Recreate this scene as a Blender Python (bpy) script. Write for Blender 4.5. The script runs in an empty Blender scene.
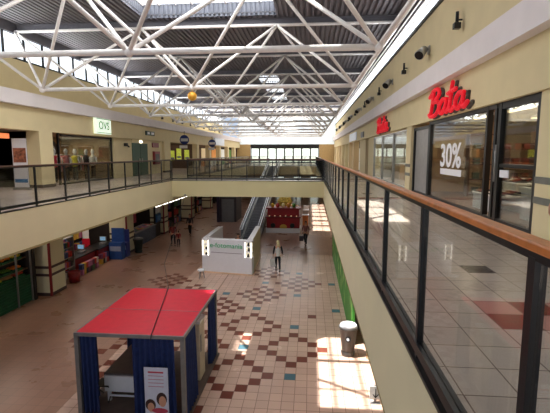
import bpy, bmesh, math, random
from mathutils import Vector, Matrix, Euler
random.seed(7)
sc = bpy.context.scene
COL = sc.collection
PI = math.pi
D = math.radians

# ------------------------------------------------------------------ materials
def lin(c):
    return tuple(((v/255)/12.92 if v/255 <= .04045 else ((v/255+.055)/1.055)**2.4) for v in c)
MATS = {}
def pm(name, rgb, rough=.6, metal=0., var=.10, scale=6., emit=0., spec=.5, bump=0.):
    if name in MATS: return MATS[name]
    m = bpy.data.materials.new(name); m.use_nodes = True
    nt = m.node_tree; b = nt.nodes['Principled BSDF']
    c = lin(rgb)
    tc = nt.nodes.new('ShaderNodeTexCoord'); nz = nt.nodes.new('ShaderNodeTexNoise')
    nz.inputs['Scale'].default_value = scale; nz.inputs['Detail'].default_value = 3
    nt.links.new(tc.outputs['Object'], nz.inputs['Vector'])
    r = nt.nodes.new('ShaderNodeValToRGB')
    r.color_ramp.elements[0].position = .3; r.color_ramp.elements[1].position = .7
    r.color_ramp.elements[0].color = (*[v*(1-var) for v in c], 1)
    r.color_ramp.elements[1].color = (*[min(1, v*(1+var)) for v in c], 1)
    nt.links.new(nz.outputs['Fac'], r.inputs['Fac'])
    nt.links.new(r.outputs['Color'], b.inputs['Base Color'])
    b.inputs['Roughness'].default_value = rough; b.inputs['Metallic'].default_value = metal
    b.inputs['Specular IOR Level'].default_value = spec
    if emit:
        nt.links.new(r.outputs['Color'], b.inputs['Emission Color'])
        b.inputs['Emission Strength'].default_value = emit
    if bump:
        bp = nt.nodes.new('ShaderNodeBump'); bp.inputs['Strength'].default_value = bump
        nt.links.new(nz.outputs['Fac'], bp.inputs['Height']); nt.links.new(bp.outputs['Normal'], b.inputs['Normal'])
    MATS[name] = m
    return m

def glass(name, tint=(235, 240, 238), refl=1.0, base=.04):
    if name in MATS: return MATS[name]
    m = bpy.data.materials.new(name); m.use_nodes = True
    nt = m.node_tree; nt.nodes.clear()
    out = nt.nodes.new('ShaderNodeOutputMaterial'); mx = nt.nodes.new('ShaderNodeMixShader')
    tr = nt.nodes.new('ShaderNodeBsdfTransparent'); gl = nt.nodes.new('ShaderNodeBsdfGlossy')
    tr.inputs['Color'].default_value = (*lin(tint), 1); gl.inputs['Roughness'].default_value = .02
    gl.inputs['Color'].default_value = (1, 1, 1, 1)
    fr = nt.nodes.new('ShaderNodeFresnel'); fr.inputs['IOR'].default_value = 1.5
    mu = nt.nodes.new('ShaderNodeMath'); mu.operation = 'MULTIPLY_ADD'
    mu.inputs[1].default_value = refl; mu.inputs[2].default_value = base
    mu.use_clamp = True
    nt.links.new(fr.outputs[0], mu.inputs[0]); nt.links.new(mu.outputs[0], mx.inputs[0])
    nt.links.new(tr.outputs[0], mx.inputs[1]); nt.links.new(gl.outputs[0], mx.inputs[2])
    nt.links.new(mx.outputs[0], out.inputs[0])
    MATS[name] = m
    return m

def tile_mat(name, rgb, tx, ty, ox, oy, rough=.22, joint=None, grout=(138, 110, 98), gw=.02, var=.12):
    """polished floor tile: grout grid and slight tone change from tile to tile, worked out from the position"""
    m = bpy.data.materials.new(name); m.use_nodes = True
    nt = m.node_tree; b = nt.nodes['Principled BSDF']; L = nt.links.new
    tc = nt.nodes.new('ShaderNodeTexCoord'); sp = nt.nodes.new('ShaderNodeSeparateXYZ')
    L(tc.outputs['Object'], sp.inputs[0])
    def M(op, a, bb=None, c=None):
        n = nt.nodes.new('ShaderNodeMath'); n.operation = op
        for k, v in enumerate((a, bb, c)):
            if v is None: continue
            if isinstance(v, (int, float)): n.inputs[k].default_value = v
            else: L(v, n.inputs[k])
        return n.outputs[0]
    u = M('DIVIDE', M('SUBTRACT', sp.outputs['X'], ox-tx/2), tx)
    v = M('DIVIDE', M('SUBTRACT', sp.outputs['Y'], oy-ty/2), ty)
    fu = M('SUBTRACT', u, M('FLOOR', u)); fv = M('SUBTRACT', v, M('FLOOR', v))
    eu = M('MINIMUM', fu, M('SUBTRACT', 1., fu)); ev = M('MINIMUM', fv, M('SUBTRACT', 1., fv))
    g = M('LESS_THAN', M('MINIMUM', eu, ev), gw)
    if joint is not None:
        g = M('MAXIMUM', g, M('LESS_THAN', M('ABSOLUTE', M('SUBTRACT', sp.outputs['X'], joint)), .028))
    cb = nt.nodes.new('ShaderNodeCombineXYZ'); L(M('FLOOR', u), cb.inputs[0]); L(M('FLOOR', v), cb.inputs[1])
    wn = nt.nodes.new('ShaderNodeTexWhiteNoise'); L(cb.outputs[0], wn.inputs['Vector'])
    nz = nt.nodes.new('ShaderNodeTexNoise'); nz.inputs['Scale'].default_value = .7; nz.inputs['Detail'].default_value = 4
    L(tc.outputs['Object'], nz.inputs['Vector'])
    k = M('ADD', M('MULTIPLY', wn.outputs['Value'], var), M('MULTIPLY', nz.outputs['Fac'], .3))
    k = M('ADD', k, .85-var/2)
    mx = nt.nodes.new('ShaderNodeMix'); mx.data_type = 'RGBA'
    L(g, mx.inputs[0]); mx.inputs[6].default_value = (*lin(rgb), 1); mx.inputs[7].default_value = (*lin(grout), 1)
    hs = nt.nodes.new('ShaderNodeHueSaturation'); L(mx.outputs[2], hs.inputs['Color']); L(k, hs.inputs['Value'])
    L(hs.outputs[0], b.inputs['Base Color'])
    b.inputs['Roughness'].default_value = rough
    L(M('ADD', M('MULTIPLY', nz.outputs['Fac'], .14), rough-.02), b.inputs['Roughness'])
    b.inputs['Specular IOR Level'].default_value = .36
    return m

cream = pm('cream_plaster', (222, 206, 164), .8, var=.03, scale=1.5)
cream2 = pm('cream_plaster_gallery', (216, 203, 168), .75, var=.03, scale=1.2)
cream3 = pm('pale_plaster', (214, 208, 178), .75, var=.03, scale=1.2)
white_band = pm('pale_ledge', (232, 224, 222), .7, var=.03, scale=1.5)
steel = pm('white_steel', (238, 233, 228), .45, var=.04)
dark_steel = pm('grey_beam', (112, 110, 116), .5, var=.08)
deckm = pm('grey_deck', (128, 124, 130), .55, var=.06, scale=1.)
upst = pm('light_corrugated', (205, 208, 212), .5, var=.05)
black = pm('black_metal', (26, 26, 28), .35, var=.1)
blackf = pm('black_frame', (20, 18, 18), .4, var=.1)
wood = pm('orange_wood', (190, 116, 60), .35, var=.18, scale=14)
wood_dark = pm('brown_wood', (92, 60, 46), .4, var=.18, scale=14)
g_rail = glass('rail_glass', (236, 236, 233), .11, .012)
g_shop = glass('shop_glass', (232, 236, 234), .35, .025)
g_roof = glass('roof_glass', (245, 248, 250), .5, .02)
frost = pm('frosted_sky_glow', (250, 252, 255), .5, var=.01, emit=1.1)  # emission stands in for the bright sky behind the panes
whiteglow = pm('lit_white', (255, 252, 240), .5, var=.0, emit=4.)
warmglow = pm('lit_warm', (255, 225, 170), .5, var=.0, emit=5.)
red = pm('red_plastic', (206, 34, 58), .35, var=.06)
signred = pm('sign_red', (232, 28, 48), .35, var=.02, emit=.35)
darkred = pm('dark_red', (130, 22, 28), .4, var=.1)
band = pm('dark_band', (78, 62, 58), .6, var=.05)
silver = pm('silver_metal', (170, 168, 164), .3, metal=.7, var=.05)
grey = pm('grey_plastic', (120, 120, 122), .5)
greypole = pm('grey_aluminium', (128, 126, 124), .4, metal=.3)
white = pm('white_paint', (225, 225, 228), .45, var=.02)
curtain = pm('navy_curtain', (30, 48, 98), .85, var=.2, scale=10)
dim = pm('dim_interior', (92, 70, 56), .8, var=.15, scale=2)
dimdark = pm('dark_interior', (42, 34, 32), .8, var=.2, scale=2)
beige = pm('beige_interior', (196, 164, 128), .8, var=.05)
green = pm('green_board', (74, 150, 56), .5, var=.1)
lgreen = pm('leaf_green', (176, 216, 120), .5, var=.1)
dgreen = pm('dark_green_door', (34, 74, 50), .5, var=.08)
skin = pm('skin', (206, 156, 128), .55, var=.04)

# ------------------------------------------------------------------ mesh builder
class MB:
    def __init__(s): s.v = []; s.f = []; s.m = []
    def add(s, vs, fs, mi=0):
        n = len(s.v); s.v += [tuple(p) for p in vs]
        s.f += [tuple(n+i for i in f) for f in fs]; s.m += [mi]*len(fs)
        return s
    def box(s, x0, x1, y0, y1, z0, z1, mi=0):
        if x0 > x1: x0, x1 = x1, x0
        if y0 > y1: y0, y1 = y1, y0
        if z0 > z1: z0, z1 = z1, z0
        return s.add([(x0,y0,z0),(x1,y0,z0),(x1,y1,z0),(x0,y1,z0),(x0,y0,z1),(x1,y0,z1),(x1,y1,z1),(x0,y1,z1)],
                     [(0,3,2,1),(4,5,6,7),(0,1,5,4),(1,2,6,5),(2,3,7,6),(3,0,4,7)], mi)
    def tube(s, p, q, r, n=8, r2=None, mi=0, cap=True):
        p = Vector(p); q = Vector(q); d = (q-p)
        if d.length < 1e-6: return s
        z = d.normalized(); a = z.orthogonal().normalized(); b = z.cross(a)
        r2 = r if r2 is None else r2
        vs = []
        for P, R in ((p, r), (q, r2)):
            for k in range(n):
                t = 2*PI*k/n; vs.append(P+a*math.cos(t)*R+b*math.sin(t)*R)
        fs = [(k, (k+1) % n, n+(k+1) % n, n+k) for k in range(n)]
        if cap: fs += [tuple(range(n))[::-1], tuple(range(n, 2*n))]
        return s.add(vs, fs, mi)
    def path(s, pts, r, n=6, mi=0):
        for a, b in zip(pts, pts[1:]): s.tube(a, b, r, n, mi=mi)
        return s
    def prism(s, poly, z0, z1, mi=0):
        n = len(poly)
        vs = [(x, y, z0) for x, y in poly]+[(x, y, z1) for x, y in poly]
        fs = [(k, (k+1) % n, n+(k+1) % n, n+k) for k in range(n)]+[tuple(range(n))[::-1], tuple(range(n, 2*n))]
        return s.add(vs, fs, mi)
    def lathe(s, prof, n=16, c=(0, 0), mi=0):
        vs = []; fs = []
        for r, z in prof:
            for k in range(n):
                t = 2*PI*k/n; vs.append((c[0]+r*math.cos(t), c[1]+r*math.sin(t), z))
        for j in range(len(prof)-1):
            for k in range(n):
                fs.append((j*n+k, j*n+(k+1) % n, (j+1)*n+(k+1) % n, (j+1)*n+k))
        fs += [tuple(range(n))[::-1], tuple(range((len(prof)-1)*n, len(prof)*n))]
        return s.add(vs, fs, mi)
    def ball(s, c, rx, ry=None, rz=None, n=12, m=8, mi=0):
        ry = ry or rx; rz = rz or rx
        prof = [(math.sin(PI*j/m), -math.cos(PI*j/m)) for j in range(m+1)]
        vs = []; fs = []
        for r, z in prof:
            for k in range(n):
                t = 2*PI*k/n; vs.append((c[0]+rx*max(r, .001)*math.cos(t), c[1]+ry*max(r, .001)*math.sin(t), c[2]+rz*z))
        for j in range(m):
            for k in range(n):
                fs.append((j*n+k, j*n+(k+1) % n, (j+1)*n+(k+1) % n, (j+1)*n+k))
        return s.add(vs, fs, mi)
    def wavy(s, p0, p1, z0, z1, amp=.03, waves=8, th=.01, flare=1.0, mi=0):
        """hanging curtain between two floor points, folds running down"""
        p0 = Vector(p0); p1 = Vector(p1); d = p1-p0; nrm = Vector((-d.y, d.x)).normalized(); N = waves*6; R = 6
        vs = []; fs = []
        for j in range(R+1):
            t = j/R; z = z1+(z0-z1)*t
            for k in range(N+1):
                u = k/N; uu = .5+(u-.5)*(1+(flare-1)*t)
                off = amp*(.5+.7*t)*math.sin(2*PI*waves*u+.6*math.sin(5*u+2*t))
                P = p0+d*uu+nrm*off; vs.append((P.x, P.y, z))
        for j in range(R):
            for k in range(N):
                a = j*(N+1)+k; fs.append((a, a+1, a+N+2, a+N+1))
        return s.add(vs, fs, mi)
    def shift(s, o):
        s.v = [(x-o[0], y-o[1], z-o[2]) for x, y, z in s.v]; return s
    def build(s, name, mats, parent=None, smooth=False, world=True, bevel=0):
        """vertices in world coordinates unless world=False (then in the parent's frame)"""
        if not isinstance(mats, (list, tuple)): mats = [mats]
        if parent is not None and world: s.shift(parent.location)
        me = bpy.data.meshes.new(name); me.from_pydata(s.v, [], s.f)
        for m in mats: me.materials.append(m)
        me.polygons.foreach_set('material_index', s.m)
        if smooth: me.polygons.foreach_set('use_smooth', [True]*len(me.polygons))
        me.update()
        o = bpy.data.objects.new(name, me); COL.objects.link(o)
        if parent is not None: o.parent = parent
        if bevel:
            b = o.modifiers.new('bevel', 'BEVEL'); b.width = bevel; b.segments = 2; b.limit_method = 'ANGLE'
        return o

def tag(o, label=None, cat=None, group=None, kind=None):
    if label: o['label'] = label
    if cat: o['category'] = cat
    if group: o['group'] = group
    if kind: o['kind'] = kind
    return o
def root(name, label, cat, loc=(0, 0, 0), rz=0, group=None):
    o = bpy.data.objects.new(name, None); COL.objects.link(o); o.empty_display_size = .2
    o.location = loc; o.rotation_euler = (0, 0, rz)
    return tag(o, label, cat, group)
def struct(o): o['kind'] = 'structure'; return o
def dup(r, loc, rz=None, label=None, group=None, scale=None):
    c = r.copy(); COL.objects.link(c); c.location = loc
    if rz is not None: c.rotation_euler = (0, 0, rz)
    if scale: c.scale = scale
    if label: c['label'] = label
    if group: c['group'] = group
    for ch in list(r.children):
        d = ch.copy(); COL.objects.link(d); d.parent = c
        for g in list(ch.children):
            e = g.copy(); COL.objects.link(e); e.parent = d
    return c
def text(name, s, size, mat, parent=None, loc=(0, 0, 0), face='-y', ext=.01, shear=0, offset=0, sx=1, align='CENTER', spacing=1.):
    cu = bpy.data.curves.new(name, 'FONT'); cu.body = s; cu.size = size; cu.extrude = ext; cu.shear = shear
    cu.offset = offset; cu.align_x = align; cu.align_y = 'CENTER'; cu.space_character = spacing
    t = bpy.data.objects.new(name+'_t', cu); COL.objects.link(t)
    bpy.context.view_layer.update()
    me = bpy.data.meshes.new_from_object(t.evaluated_get(bpy.context.evaluated_depsgraph_get()))
    bpy.data.objects.remove(t); bpy.data.curves.remove(cu)
    rz = {'-y': 0, '+x': PI/2, '-x': -PI/2}[face] if isinstance(face, str) else face
    me.transform(Matrix.Rotation(rz, 4, 'Z') @ Matrix.Rotation(PI/2, 4, 'X') @ Matrix.Diagonal((sx, 1, 1, 1)))
    me.materials.clear(); me.materials.append(mat)
    o = bpy.data.objects.new(name, me); COL.objects.link(o)
    if parent is not None:
        o.parent = parent; o.location = Vector(loc)-Vector(parent.location)
    else: o.location = loc
    return o

# ------------------------------------------------------------------ key measures
XL, XR = -7.75, .78          # gallery edges
WL, WR = -12.0, 4.25         # shop fronts
ZU = 5.0                     # upper floor
ZS = 3.92                    # underside of the galleries
ZD = 12.85                   # roof deck
YE = 70.0                    # far end
TX, TY, OX, OY = .333, .355, -.52, 13.25

# ------------------------------------------------------------------ floors
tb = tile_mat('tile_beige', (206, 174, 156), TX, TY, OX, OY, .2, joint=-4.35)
tr_ = tile_mat('tile_terracotta_shaded', (164, 128, 110), TX, TY, OX, OY, .24)  # redder tile, with some shade of the left side put into the colour
tbr = tile_mat('tile_brown', (118, 66, 54), TX, TY, OX, OY, .2)
tbl = tile_mat('tile_blue', (84, 116, 128), TX, TY, OX, OY, .2)
rings = [(0,0),(-1,-1),(-2,0),(-1,1),(-3,-1),(-3,1),(-4,0),(-2,-2)]
solids = [(0,4),(-1,3),(-2,2),(-1,5),(-4,4),(-3,3)]
blues = [(0,1),(0,-1),(-1,0),(-1,2),(0,3),(-2,3),(1,2),(0,5),(-1,4),(1,4),(-3,2),(-3,0)]
cm = {}
for a, b in rings:
    for di in range(-3, 4):
        for dj in range(-3, 4):
            if abs(di)+abs(dj) == 3: cm[(a*5+di, b*5+dj)] = 2
for a, b in solids:
    for di in range(-3, 4):
        for dj in range(-3, 4):
            if abs(di)+abs(dj) <= 3 and (di+dj) % 2: cm[(a*5+di, b*5+dj)] = 2
for a, b in blues: cm[(a*5, b*5)] = 3
for q in ((-19, 11), (-23, 7), (-20, 21), (-24, 15), (2, 8)): cm[q] = 2
mb = MB()
for i in range(-52, 14):
    for j in range(-40, 162):
        x = OX+TX*i; y = OY+TY*j
        k = cm.get((i, j))
        if k is None: k = 1 if ((y > 26.4 and not (y > 33 and x > .1)) or x < -6.4) else 0  # beige strip at far right paints in the lighter reflection on the floor
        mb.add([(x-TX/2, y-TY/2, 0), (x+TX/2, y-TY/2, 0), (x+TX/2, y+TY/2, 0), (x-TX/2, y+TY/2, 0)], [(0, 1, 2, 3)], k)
struct(mb.build('floor', [tb, tr_, tbr, tbl]))

UT = .35
u_b = tile_mat('gallery_tile', (222, 206, 196), UT, UT, 2.2, 3.75, .14, grout=(140, 122, 112), gw=.014)
u_r = tile_mat('gallery_tile_red', (128, 44, 40), UT, UT, 2.2, 3.75, .14, gw=.02)
u_p = tile_mat('gallery_tile_pink', (200, 150, 142), UT, UT, 2.2, 3.75, .14, gw=.02)
u_d = tile_mat('gallery_tile_dark', (66, 66, 74), UT, UT, 2.2, 3.75, .14, gw=.02)
def gallery(name, x0, x1, y0, y1, pattern=True):
    m = MB()
    i0 = math.floor((x0-2.2)/UT); i1 = math.ceil((x1-2.2)/UT)
    j0 = math.floor((y0-3.75)/UT); j1 = math.ceil((y1-3.75)/UT)
    for i in range(i0, i1+1):
        for j in range(j0, j1+1):
            xa = max(x0, 2.2+UT*(i-.5)); xb = min(x1, 2.2+UT*(i+.5)); ya = max(y0, 3.75+UT*(j-.5)); yb = min(y1, 3.75+UT*(j+.5))
            if xb-xa < 1e-4 or yb-ya < 1e-4: continue
            k = 0; jj = (j+4) % 30-4; ii = (i+4) % 40-4
            if pattern:
                if -1 <= ii <= 4 and 0 <= jj <= 1: k = 1 if (ii+jj) % 2 else 2
                elif (ii, jj) == (0, 5): k = 3
            m.add([(xa, ya, ZU), (xb, ya, ZU), (xb, yb, ZU), (xa, yb, ZU)], [(0, 1, 2, 3)], k)
    m.box(x0, x1, y0, y1, ZS, ZU-.002, 4)
    return struct(m.build(name, [u_b, u_r, u_p, u_d, cream2]))
gallery('floor_upper_right', XR, 9.4, -3, YE)
gallery('floor_upper_left', -17.5, XL, -3, YE, False)
def slab(name, x0, x1, y0, y1, z0=ZS, m=None):
    b = MB(); b.box(x0, x1, y0, y1, z0, ZU-.004, 1)
    b.add([(x0, y0, ZU), (x1, y0, ZU), (x1, y1, ZU), (x0, y1, ZU)], [(0, 1, 2, 3)], 0)
    return struct(b.build(name, [u_b, m or cream2]))
slab('floor_bridge', XL, XR, 22.85, 26.0, 4.12, pm('bridge_plaster', (204, 192, 150), .8, var=.03, scale=1.))
slab('floor_near_bridge', XL, XR, -3, .1)
slab('floor_far_landing', XL, XR, 53, YE)
# soffit edge shadow lines under gallery fascias
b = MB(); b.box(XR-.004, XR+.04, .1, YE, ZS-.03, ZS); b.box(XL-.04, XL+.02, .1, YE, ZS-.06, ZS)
struct(b.build('trim_1', pm('soffit_shadow_line', (150, 132, 92), .8)))

# ------------------------------------------------------------------ upper walls
def side_walls():
    # left: shop lintel, ledge, wall up to the clerestory sill
    b = MB()
    b.box(-12.3, -11.8, -3, YE, 7.5, 8.47); b.box(-15.1, -14.7, -3, YE, 9.0, 11.2); b.box(-14.8, -12.4, -3, YE, 8.9, 9.0)
    b.box(-12.3, -12.0, 24.85, 27.4, ZU, 7.5); b.box(-12.3, -12.0, 30.15, 34.6, ZU, 7.5)
    struct(b.build('wall_left', cream))
    b = MB(); b.box(-12.4, -11.55, -3, YE, 8.47, 9.02); struct(b.build('trim_2', white_band))
    b = MB(); b.box(3.98, 4.5, 8.0, YE, 7.6, 8.6); b.box(3.98, 4.5, -3, 8.0, 7.6, 8.6)
    b.box(4.15, 4.6, -3, YE, 9.2, 11.3)
    b.box(4.05, 4.6, 5.0, 7.85, ZU, 7.6)                      # pier beside the glass door
    b.box(4.0, 4.55, 17.1, 17.9, ZU, 7.6)
    b.box(4.1, 4.55, 27.5, 30.0, ZU, 7.6); b.box(4.1, 4.55, 31.5, 35.0, ZU, 7.6)
    for y in (39, 43.5, 48, 53, 58, 63, 68): b.box(4.0, 4.5, y, y+1.1, ZU, 7.6)
    struct(b.build('wall_right', cream))
    b = MB(); b.box(3.72, 4.45, -3, YE, 8.6, 9.2); struct(b.build('trim_3', white_band))
    b = MB(); b.box(4.08, 4.2, -3, YE, 11.3, 11.42); struct(b.build('trim_4', blackf))
side_walls()
# right wall dark skirting bands on the near pier and cream pier
b = MB()
for xx, y0, y1 in ((4.05, 5.0, 7.85), (4.0, 17.1, 17.9)):
    b.box(xx-.015, xx, y0, y1, 5.62, 5.74); b.box(xx-.015, xx, y0, y1, 5.98, 6.10)
struct(b.build('trim_5', pm('grey_band', (120, 118, 108), .6)))
# shop boxes behind the fronts
def shopbox(name, side, y0, y1, z0, z1, mwall, mfloor=None, depth=5.0):
    b = MB(); xf = WL-.3 if side == 'l' else WR+.3; xb = xf-depth if side == 'l' else xf+depth
    b.box(xb-.1, xb+.1, y0, y1, z0, z1); b.box(xf, xb, y0-.1, y0, z0, z1); b.box(xf, xb, y1, y1+.1, z0, z1)
    b.box(xf, xb, y0, y1, z1, z1+.1, 1)
    return struct(b.build(name, [mwall, pm('shop_ceiling', (140, 120, 100), .8)]))
shopbox('wall_shoe_shop', 'r', 7.8, 17.2, ZU, 7.75, beige, depth=5)
shopbox('wall_second_shop', 'r', 17.8, 27.6, ZU, 7.65, pm('second_shop', (150, 140, 124), .8), depth=5)
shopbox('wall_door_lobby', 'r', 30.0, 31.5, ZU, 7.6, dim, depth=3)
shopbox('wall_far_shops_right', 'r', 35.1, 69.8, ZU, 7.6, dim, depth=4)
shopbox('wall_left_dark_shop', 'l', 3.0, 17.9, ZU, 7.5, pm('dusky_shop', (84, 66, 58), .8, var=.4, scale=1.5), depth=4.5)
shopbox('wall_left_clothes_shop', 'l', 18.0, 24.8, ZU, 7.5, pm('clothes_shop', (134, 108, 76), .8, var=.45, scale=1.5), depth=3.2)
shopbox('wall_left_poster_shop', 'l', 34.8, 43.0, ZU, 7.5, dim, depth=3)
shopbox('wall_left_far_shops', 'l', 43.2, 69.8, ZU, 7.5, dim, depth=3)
# lower level back walls
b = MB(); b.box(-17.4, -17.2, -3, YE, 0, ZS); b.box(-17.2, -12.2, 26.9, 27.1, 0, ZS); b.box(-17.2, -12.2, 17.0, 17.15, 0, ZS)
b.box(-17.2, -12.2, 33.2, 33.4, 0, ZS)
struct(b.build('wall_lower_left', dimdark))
b = MB(); b.box(1.95, 2.2, -3, 12.6, 0, ZS); b.box(2.3, 2.5, 12.6, YE, 0, ZS); struct(b.build('wall_lower_right', cream3))
b = MB(); b.box(-12.2, 2.5, YE, YE+.2, 0, ZS); b.box(-17.5, -10, YE, YE+.2, ZU, 8.1); b.box(1.5, 9, YE, YE+.2, ZU, 8.1)
b.box(-10, 1.5, YE, YE+.2, 7.6, 8.1, 1)
struct(b.build('wall_far', [pm('far_wall', (190, 160, 110), .8), blackf]))

# far glass doors, upper and lower
g_far = pm('bright_pane', (226, 240, 226), .4, var=.25, scale=.8, emit=1.3)
for n, (z0, z1) in enumerate(((ZU, 7.6), (0, 2.9))):
    for k in range(8):
        x0 = -9.9+k*1.42
        if n == 1 and k % 2 == 0: continue
        d = root('door_%d' % (n*8+k+1), '', '', (x0+.7, YE-.1, z0))
        d['kind'] = 'structure'
        MB().box(x0, x0+.12, YE-.16, YE-.04, z0, z1).box(x0+1.3, x0+1.42, YE-.16, YE-.04, z0, z1).box(x0+.12, x0+1.3, YE-.16, YE-.04, z1-.2, z1).box(x0+.12, x0+1.3, YE-.16, YE-.04, z0, z0+.15).build('door_frame', blackf, d)
        MB().box(x0+.12, x0+1.3, YE-.12, YE-.08, z0+.15, z1-.2).build('pane', g_far, d)
# far gable glazing
w = root('window_1', '', '', (-4, YE, 8.1)); w['kind'] = 'structure'
MB().box(-12, 4.2, YE+.02, YE+.06, 8.1, ZD).build('pane', pm('gable_glow', (226, 236, 246), .5, var=.2, scale=.6, emit=.45), w)
b = MB()
for k in range(13): b.box(-12+k*1.35, -11.93+k*1.35, YE-.1, YE, 8.1, ZD)
for z in (9.6, 11.2): b.box(-12, 4.2, YE-.1, YE, z, z+.08)
b.build('window_frame', steel, w)

# ------------------------------------------------------------------ roof
YB = [20.15+6.0*k for k in range(-2, 9)]       # transverse rows of top nodes
def corr(b, x0, x1, y0, y1, z, mi=0, pitch=.25):
    n = max(1, round((x1-x0)/pitch)); p = (x1-x0)/n
    pr = []
    for k in range(n):
        x = x0+k*p
        pr += [(x, z), (x+p*.45, z), (x+p*.55, z+.09), (x+p*.9, z+.09)]
    pr.append((x1, z))
    vs = [(x, y0, zz) for x, zz in pr]+[(x, y1, zz) for x, zz in pr]; m = len(pr)
    b.add(vs, [(k, m+k, m+k+1, k+1) for k in range(m-1)], mi)
b = MB()
# openings: skylight A  x -7.9..-1.6, y 8..19.9 ; added roof window x -1.4..-.5 y 7.7..11.7 ; added rooflights x -4.4..-2.7 ; glazed bay y 54..70
corr(b, -15, -7.9, -3, 54, ZD); corr(b, -1.6, -1.4, -3, 54, ZD); corr(b, -1.4, -.5, -3, 7.9, ZD); corr(b, -1.4, -.5, 12.5, 54, ZD)
corr(b, -.5, 4.6, -3, 54, ZD)
corr(b, -7.9, -1.6, -3, 8, ZD); corr(b, -7.9, -4.4, 19.95, 54, ZD); corr(b, -2.7, -1.6, 19.95, 54, ZD)
corr(b, -4.4, -2.7, 19.95, 33, ZD)
cells = [33+2.9*k for k in range(7)]  # added rooflight cells, placed to throw the far sun patch
for y in cells: corr(b, -4.4, -2.7, y+2.3, (y+2.9) if y != cells[-1] else 54, ZD)
struct(b.build('ceiling', deckm))
# weather skin over the deck so no light leaks between ribs
b = MB()
def skinbox(x0, x1, y0, y1): b.box(x0, x1, y0, y1, ZD+.12, ZD+.16)
skinbox(-15.2, -7.9, -3, 54); skinbox(-7.9, -1.6, -3, 8); skinbox(-7.9, -4.4, 19.95, 54); skinbox(-2.7, -1.4, 19.95, 54)
skinbox(-1.6, -1.4, -3, 19.95); skinbox(-1.4, -.5, -3, 7.9); skinbox(-1.4, -.5, 12.5, 54); skinbox(-.5, 4.8, -3, 54); skinbox(-4.4, -2.7, 19.95, 33)
for y in cells: skinbox(-4.4, -2.7, y+2.3, (y+2.9) if y != cells[-1] else 54)
struct(b.build('ceiling_cover', dark_steel))
# skylight A
w = root('window_2', '', '', (-4.75, 14, ZD)); w['kind'] = 'structure'
b = MB()
def vcorr(b, p, q, z0, z1, pitch=.22):
    p = Vector((*p, 0)); q = Vector((*q, 0)); d = q-p; n = max(1, round(d.length/pitch)); u = d/n; nr = Vector((-d.y, d.x, 0)).normalized()*.05
    pts = []
    for k in range(n):
        s = p+u*k; pts += [s, s+u*.4, s+u*.55+nr, s+u*.85+nr]
    pts.append(q); m = len(pts)
    b.add([(t.x, t.y, z0) for t in pts]+[(t.x, t.y, z1) for t in pts], [(k, k+1, m+k+1, m+k) for k in range(m-1)])
for p, q in (((-7.9, 19.95), (-1.6, 19.95)), ((-7.9, 8), (-7.9, 19.95)), ((-1.6, 19.95), (-1.6, 8)), ((-1.6, 8), (-7.9, 8))): vcorr(b, p, q, ZD, ZD+.6)
b.build('upstand', pm('grey_corrugated', (112, 116, 126), .5), w)
clear = [(-4.4, -2.75, 8.05, 12.2), (-7.2, -6.75, 10.6, 12.3)]  # clear gaps added out of view to throw sun patches on the floor
b = MB(); c = MB()
xs = sorted({-7.9, -1.6, -4.4, -2.75, -7.2, -6.75}); ys = sorted({8.0, 19.95, 8.05, 12.2, 10.6, 12.3})
for xa, xb in zip(xs, xs[1:]):
    for ya, yb in zip(ys, ys[1:]):
        cl = any(a <= (xa+xb)/2 <= bb and c0 <= (ya+yb)/2 <= d0 for a, bb, c0, d0 in clear)
        (c if cl else b).box(xa, xb, ya, yb, ZD+.6, ZD+.62)
b.build('frosted_pane', frost, w); c.build('added_clear_pane', g_roof, w)
b = MB()
for k in range(9): b.box(-7.9+k*.79-.03, -7.9+k*.79+.03, 8, 19.95, ZD+.54, ZD+.6)
for y in (8.9, 10.9, 12.9, 14.9, 16.9, 18.9): b.box(-7.9, -1.6, y-.03, y+.03, ZD+.54, ZD+.6)
b.build('glazing_bar', steel, w)
# roof window and far rooflights, added to let in the sun patches
w = root('window_3', '', '', (-.95, 9.7, ZD)); w['kind'] = 'structure'
MB().box(-1.4, -.5, 7.9, 12.5, ZD+.3, ZD+.32).build('pane', g_roof, w)
b = MB(); b.box(-1.45, -1.4, 7.9, 12.5, ZD, ZD+.3).box(-.5, -.45, 7.9, 12.5, ZD, ZD+.3)
for y in (7.9, 9.4, 10.9, 12.45): b.box(-1.4, -.5, y, y+.05, ZD+.2, ZD+.3)
b.build('window_frame', steel, w)
for n, y in enumerate(cells):
    w = root('window_%d' % (4+n), '', '', (-3.55, y+1.15, ZD)); w['kind'] = 'structure'
    b = MB()
    for p, q in (((-4.4, y+2.3), (-2.7, y+2.3)), ((-4.4, y), (-4.4, y+2.3)), ((-2.7, y+2.3), (-2.7, y)), ((-2.7, y), (-4.4, y))): vcorr(b, p, q, ZD, ZD+.65)
    b.build('upstand', upst, w)
    MB().box(-4.4, -2.7, y, y+2.3, ZD+.65, ZD+.67).build('pane', g_roof, w)
    MB().box(-3.58, -3.52, y, y+2.3, ZD+.6, ZD+.65).build('glazing_bar', steel, w)
# far glazed roof bay
w = root('window_11', '', '', (-4, 62, ZD)); w['kind'] = 'structure'
MB().box(-15, 4.6, 54, YE, ZD+.2, ZD+.22).build('frosted_pane', frost, w)
b = MB()
for k in range(15): b.box(-15+k*1.4-.05, -15+k*1.4+.05, 54, YE, ZD, ZD+.2)
for y in (54.2, 57.5, 61, 64.5, 68): b.box(-15, 4.6, y-.08, y+.08, ZD-.05, ZD+.1)
b.build('glazing_bar', steel, w)
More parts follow.
